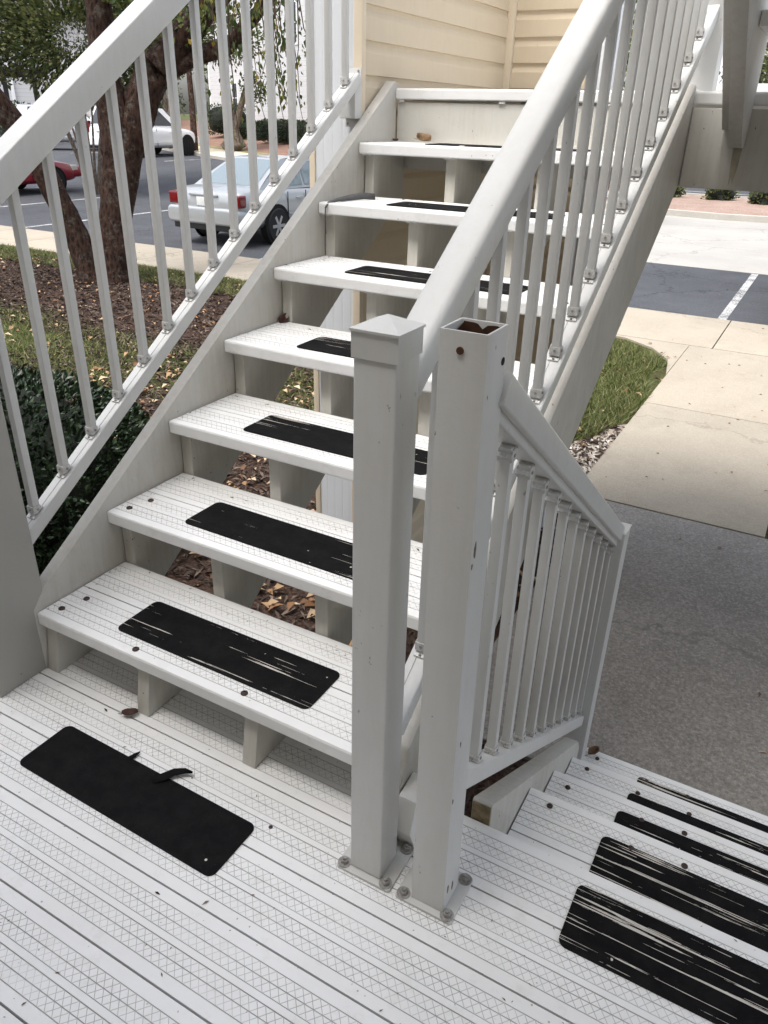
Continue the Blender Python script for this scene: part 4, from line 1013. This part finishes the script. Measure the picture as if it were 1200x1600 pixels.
    for s_ in (1, -1):
        x0, x1 = sorted((s_*.57 if kind == 'sedan' else s_*.70, s_*.84))
        L.append(('taillight', MB().box((x0, ry+.0, z0), (x1, ry+.20, z1-.02)).mesh('taillight', REDL, bevel=.03, seg=3), None, []))
        fy = K['st'][-1][0]; x0, x1 = sorted((s_*.50, s_*.80))
        L.append(('headlight', MB().box((x0, fy-.34, K['st'][-2][3]-.10), (x1, fy-.10, K['st'][-2][3]+.05)).mesh('headlight', CLRL, bevel=.03, seg=3), None, []))
        mm = MB().box((s_*.97-.09, q['fb']-.52, q['zb']-.02), (s_*.97+.09, q['fb']-.40, q['zb']+.12)).mesh('mirror', body, bevel=.03, seg=3); L.append(('mirror', mm, None, []))
        for y in (-.62, .42):
            L.append(('door_handle', MB().box((s_*.905-.02, y-.10, q['zb']-.19), (s_*.905+.022, y+.06, q['zb']-.155)).mesh('door_handle', body, bevel=.008), None, []))
        for y in (-.42, .62, -1.02 if kind == 'sedan' else -1.3):
            L.append(('door_gap', MB().box((s_*.905-.01, y-.005, .34), (s_*.905+.0035, y+.005, q['zb']-.05)).mesh('door_gap', ARCH), None, []))
        L.append(('sill_trim', MB().box((s_*.90-.02, -1.0, .50), (s_*.90+.016, 1.0, .53)).mesh('sill_trim', body, bevel=.006), None, []))
    zb_ = K['st'][1][2]
    L.append(('bumper', MB().prism([(a, b) for a, b in rrect(1.70, .30, .10, 4)], 1, ry-.07, ry+.25).mesh('bumper', body, bevel=.05, seg=3), ((0, 0, zb_+.19), 0), []))
    L.append(('bumper', MB().prism([(a, b) for a, b in rrect(1.60, .30, .10, 4)], 1, K['st'][-1][0]-.28, K['st'][-1][0]+.04).mesh('bumper', body, bevel=.05, seg=3), ((0, 0, zb_+.19), 0), []))
    L.append(('valance', MB().box((-.74, ry-.02, zb_-.06), (.74, ry+.3, zb_+.06)).mesh('valance', BLKP, bevel=.02), None, []))
    L.append(('number_plate', MB().box((-.155, ry-.012, .70 if kind == 'sedan' else .86), (.155, ry+.02, .855 if kind == 'sedan' else 1.0)).mesh('number_plate', PLATE, bevel=.008), None, []))
    L.append(('plate_garnish', MB().box((-.33, ry-.018, .865), (.33, ry+.03, .895)).mesh('plate_garnish', RIM, bevel=.006), None, []))
    return L
def car(name, label, loc, rz, kind, body, glass, rim):
    t = thing(name, label, 'car', loc, 'cars parked in the lot', rz)
    for nm, me, pl, subs in car_parts(kind, body, glass, rim):
        o = link(nm, me, t)
        if isinstance(pl, tuple): o.location = pl[0]; o.rotation_euler = (0, 0, pl[1])
        elif pl == 'sub': md = o.modifiers.new('s', 'SUBSURF'); md.levels = 1; md.render_levels = 1
        for sn, sm in subs: link(sn, sm, o)
    return t
SILV = carpaint('silver_paint', (.36, .375, .385), .4); SILV2 = carpaint('light_silver_paint', (.60, .61, .62), .3); REDP = carpaint('red_paint', (.30, .012, .025), .2)
WHTP = carpaint('white_car_paint', (.78, .79, .80), 0); GRYP = carpaint('dark_grey_paint', (.05, .05, .055), .3)
car('parked_sedan', 'silver sedan parked tail towards the pavement behind the left railing', (-8.62, 12.85, GZ-.012), rad(0), 'sedan', SILV, CGL, RIM)
car('parked_car', 'red car partly hidden by the leaning tree stem', (-19.35, 13.9, GZ-.012), rad(0), 'sedan', REDP, CGL, RIM)
car('parked_crossover', 'white crossover with black wheels beside the far trees', (-23.15, 23.75, GF-.012), rad(4), 'suv', WHTP, CGD, RIMB)
car('parked_wagon', 'light silver wagon with chrome wheels left of the main trunk', (-28.4, 24.6, GF-.012), rad(-46), 'suv', SILV2, CGD, RIM)
car('parked_hatch', 'white car whose roof shows just above the left handrail', (-36.5, 26.4, GF-.012), rad(-75), 'sedan', WHTP, CGD, RIM)
car('parked_coupe', 'dark car cut off by the right edge of the picture, only its tyre showing', (2.02, 12.2, GZ-.012), rad(0), 'sedan', GRYP, CGD, RIM)

# ================================================================== loose bits on the stairs
def dead_leaf(label, loc, size, rot, curl, col, nm='fallen_leaf'):
    n = 7; vs = []; fs = []
    for i in range(n):
        t_ = i/(n-1); w_ = math.sin(math.pi*min(.98, t_*.93+.05))**.8*size*.34*(1+.12*math.sin(9*t_))
        for j in (-1, -.5, 0, .5, 1):
            vs.append(((t_-.5)*size, w_*j, curl*size*(abs(j)**1.6)*.6 + curl*size*.9*(t_-.45)**2 + .002))
    for i in range(n-1):
        for j in range(4): fs.append((i*5+j, i*5+j+1, i*5+j+6, i*5+j+5))
    m = MB(); m.add(vs, fs); m.tube([(-.5*size, 0, .004), (-.72*size, .03*size, .006)], [.0012, .0008], 5)
    o = m.build(nm, col, None, loc, smooth=True); o.rotation_euler = rot
    md = o.modifiers.new('t', 'SOLIDIFY'); md.thickness = .0006
    return tag(o, label, 'leaf')
LB = simple('brown_leaf', (.17, .095, .045), .7, 0, .5, 60.); LR = simple('red_brown_leaf', (.085, .032, .022), .7, 0, .5, 60.); LT = simple('tan_leaf', (.30, .19, .10), .7, 0, .5, 60.)
dead_leaf('tan curled dead leaf lying against the riser on the top tread', (.135, 1.86, 7*R_+.004), .058, (rad(35), rad(8), rad(10)), .55, LT)
dead_leaf('dark brown leaf at the foot of the first tread support', (.325, -.022, .003), .040, (0, 0, rad(38)), .35, LR)
dead_leaf('small brown leaf wedged against the left stringer on the fourth tread', (.012, 4*G_-.268+.30, 4*R_+.002), .045, (rad(30), rad(-25), rad(75)), .5, LR)
dead_leaf('brown leaf in the corner of the lowest step', (1.262, 1.215, -4*R_+.003), .05, (rad(10), 0, rad(60)), .5, LB)
dead_leaf('tiny dark leaf scrap in the left corner of the top tread', (.045, 1.80, 7*R_+.002), .022, (0, 0, rad(20)), .5, LR)
dead_leaf('rusty brown scrap lying on the second pad of the lower steps', (1.475, .225, -R_+.004), .034, (0, 0, rad(-25)), .2, simple('scrap', (.22, .11, .07), .8, 0, .6, 90.))
# peeled grip tape hanging off the sixth tread
STRIPM = simple('grey_tape', (.10, .10, .10), .6, 0, .3, 40.)
z6 = 6*R_; y6 = 5*G_
def ribbon(pts, wv, name, label, mat):
    vs = []; fs = []
    for p_, wd in zip(pts, wv): vs += [tuple(p_), (p_[0]+wd[0], p_[1]+wd[1], p_[2]+wd[2])]
    for i in range(len(pts)-1): fs.append((2*i, 2*i+1, 2*i+3, 2*i+2))
    o = MB().add(vs, fs).build(name, mat, None, (0, 0, 0), smooth=True); md = o.modifiers.new('t', 'SOLIDIFY'); md.thickness = .0015
    return tag(o, label, 'tape')
ribbon([(.105, y6+.205, z6+.020), (.085, y6+.16, z6+.026), (.062, y6+.10, z6+.020), (.046, y6+.045, z6+.012), (.036, y6+.008, z6+.004), (.032, y6-.006, z6-.014), (.032, y6-.007, z6-.05), (.033, y6-.006, z6-.10)],
       [(.004, -.004, -.020), (.006, -.004, -.022), (.008, -.004, -.018), (.008, -.004, -.010), (.007, -.004, -.005), (.005, -.002, -.004), (.004, -.001, 0), (.004, -.001, 0)],
       'peeled_tape', 'strip of grey grip tape peeling over the edge of the sixth tread', STRIPM)
BLT = simple('black_tape', (.006, .006, .006), .8, 0, .3, 40., .12)
ribbon([(.512, -.148, .004), (.530, -.128, .007), (.548, -.105, .012), (.572, -.092, .015), (.592, -.090, .013)], [(.022, -.008, 0), (.022, -.012, 0), (.016, -.014, 0), (.010, -.012, 0), (.003, -.004, 0)],
       'tape_curl', 'larger curled black tape scrap at the edge of the landing grip pad', BLT)
ribbon([(.425, -.128, .004), (.432, -.112, .006), (.440, -.102, .008)], [(.014, -.003, 0), (.010, -.004, 0), (.002, -.002, 0)],
       'tape_curl', 'small black tape curl beside the larger scrap on the landing pad', BLT)

# fine grit and needle bits gathered along the seams and back corners of the treads
rg = np.random.default_rng(77); gp = []
for k in range(9): n_g = 26; gp.append(np.stack([rg.uniform(0, 2.2, n_g), .126-.1525*k+rg.normal(size=n_g)*.012, np.full(n_g, .0012)], 1))
gp.append(np.stack([rg.uniform(0, 2.2, 150), rg.uniform(-.9, .1, 150), np.full(150, .0012)], 1))
for i in range(1, 8):
    n_g = 46; gp.append(np.stack([rg.uniform(.01, 1.02, n_g), (i-1)*G_+.296-np.abs(rg.normal(size=n_g))*.035, np.full(n_g, i*R_+.0012)], 1))
    n_g = 12; gp.append(np.stack([.006+np.abs(rg.normal(size=n_g))*.02, (i-1)*G_+rg.uniform(.02, .29, n_g), np.full(n_g, i*R_+.0012)], 1))
for k in range(4): n_g = 16; gp.append(np.stack([rg.uniform(1.25, 2.2, n_g), DY[k]-.25+np.abs(rg.normal(size=n_g))*.06, np.full(n_g, -(k+1)*R_+.0012)], 1))
gp = np.concatenate(gp)
gp = gp[~((gp[:, 0] > 1.02) & (gp[:, 0] < 1.26) & (gp[:, 1] > -.13) & (gp[:, 2] < .01) & (gp[:, 2] > -.01))]
stuff(link('grit', leaf_mesh('grit', gp, rg.choice([.004, .006, .009, .016], len(gp), p=[.45, .3, .18, .07]), leafy('grit_bits', [(.03, .02, .015), (.10, .07, .045), (.22, .16, .10)], .9), aspect=.3, fold=.2, seed=78, flat=.12)))
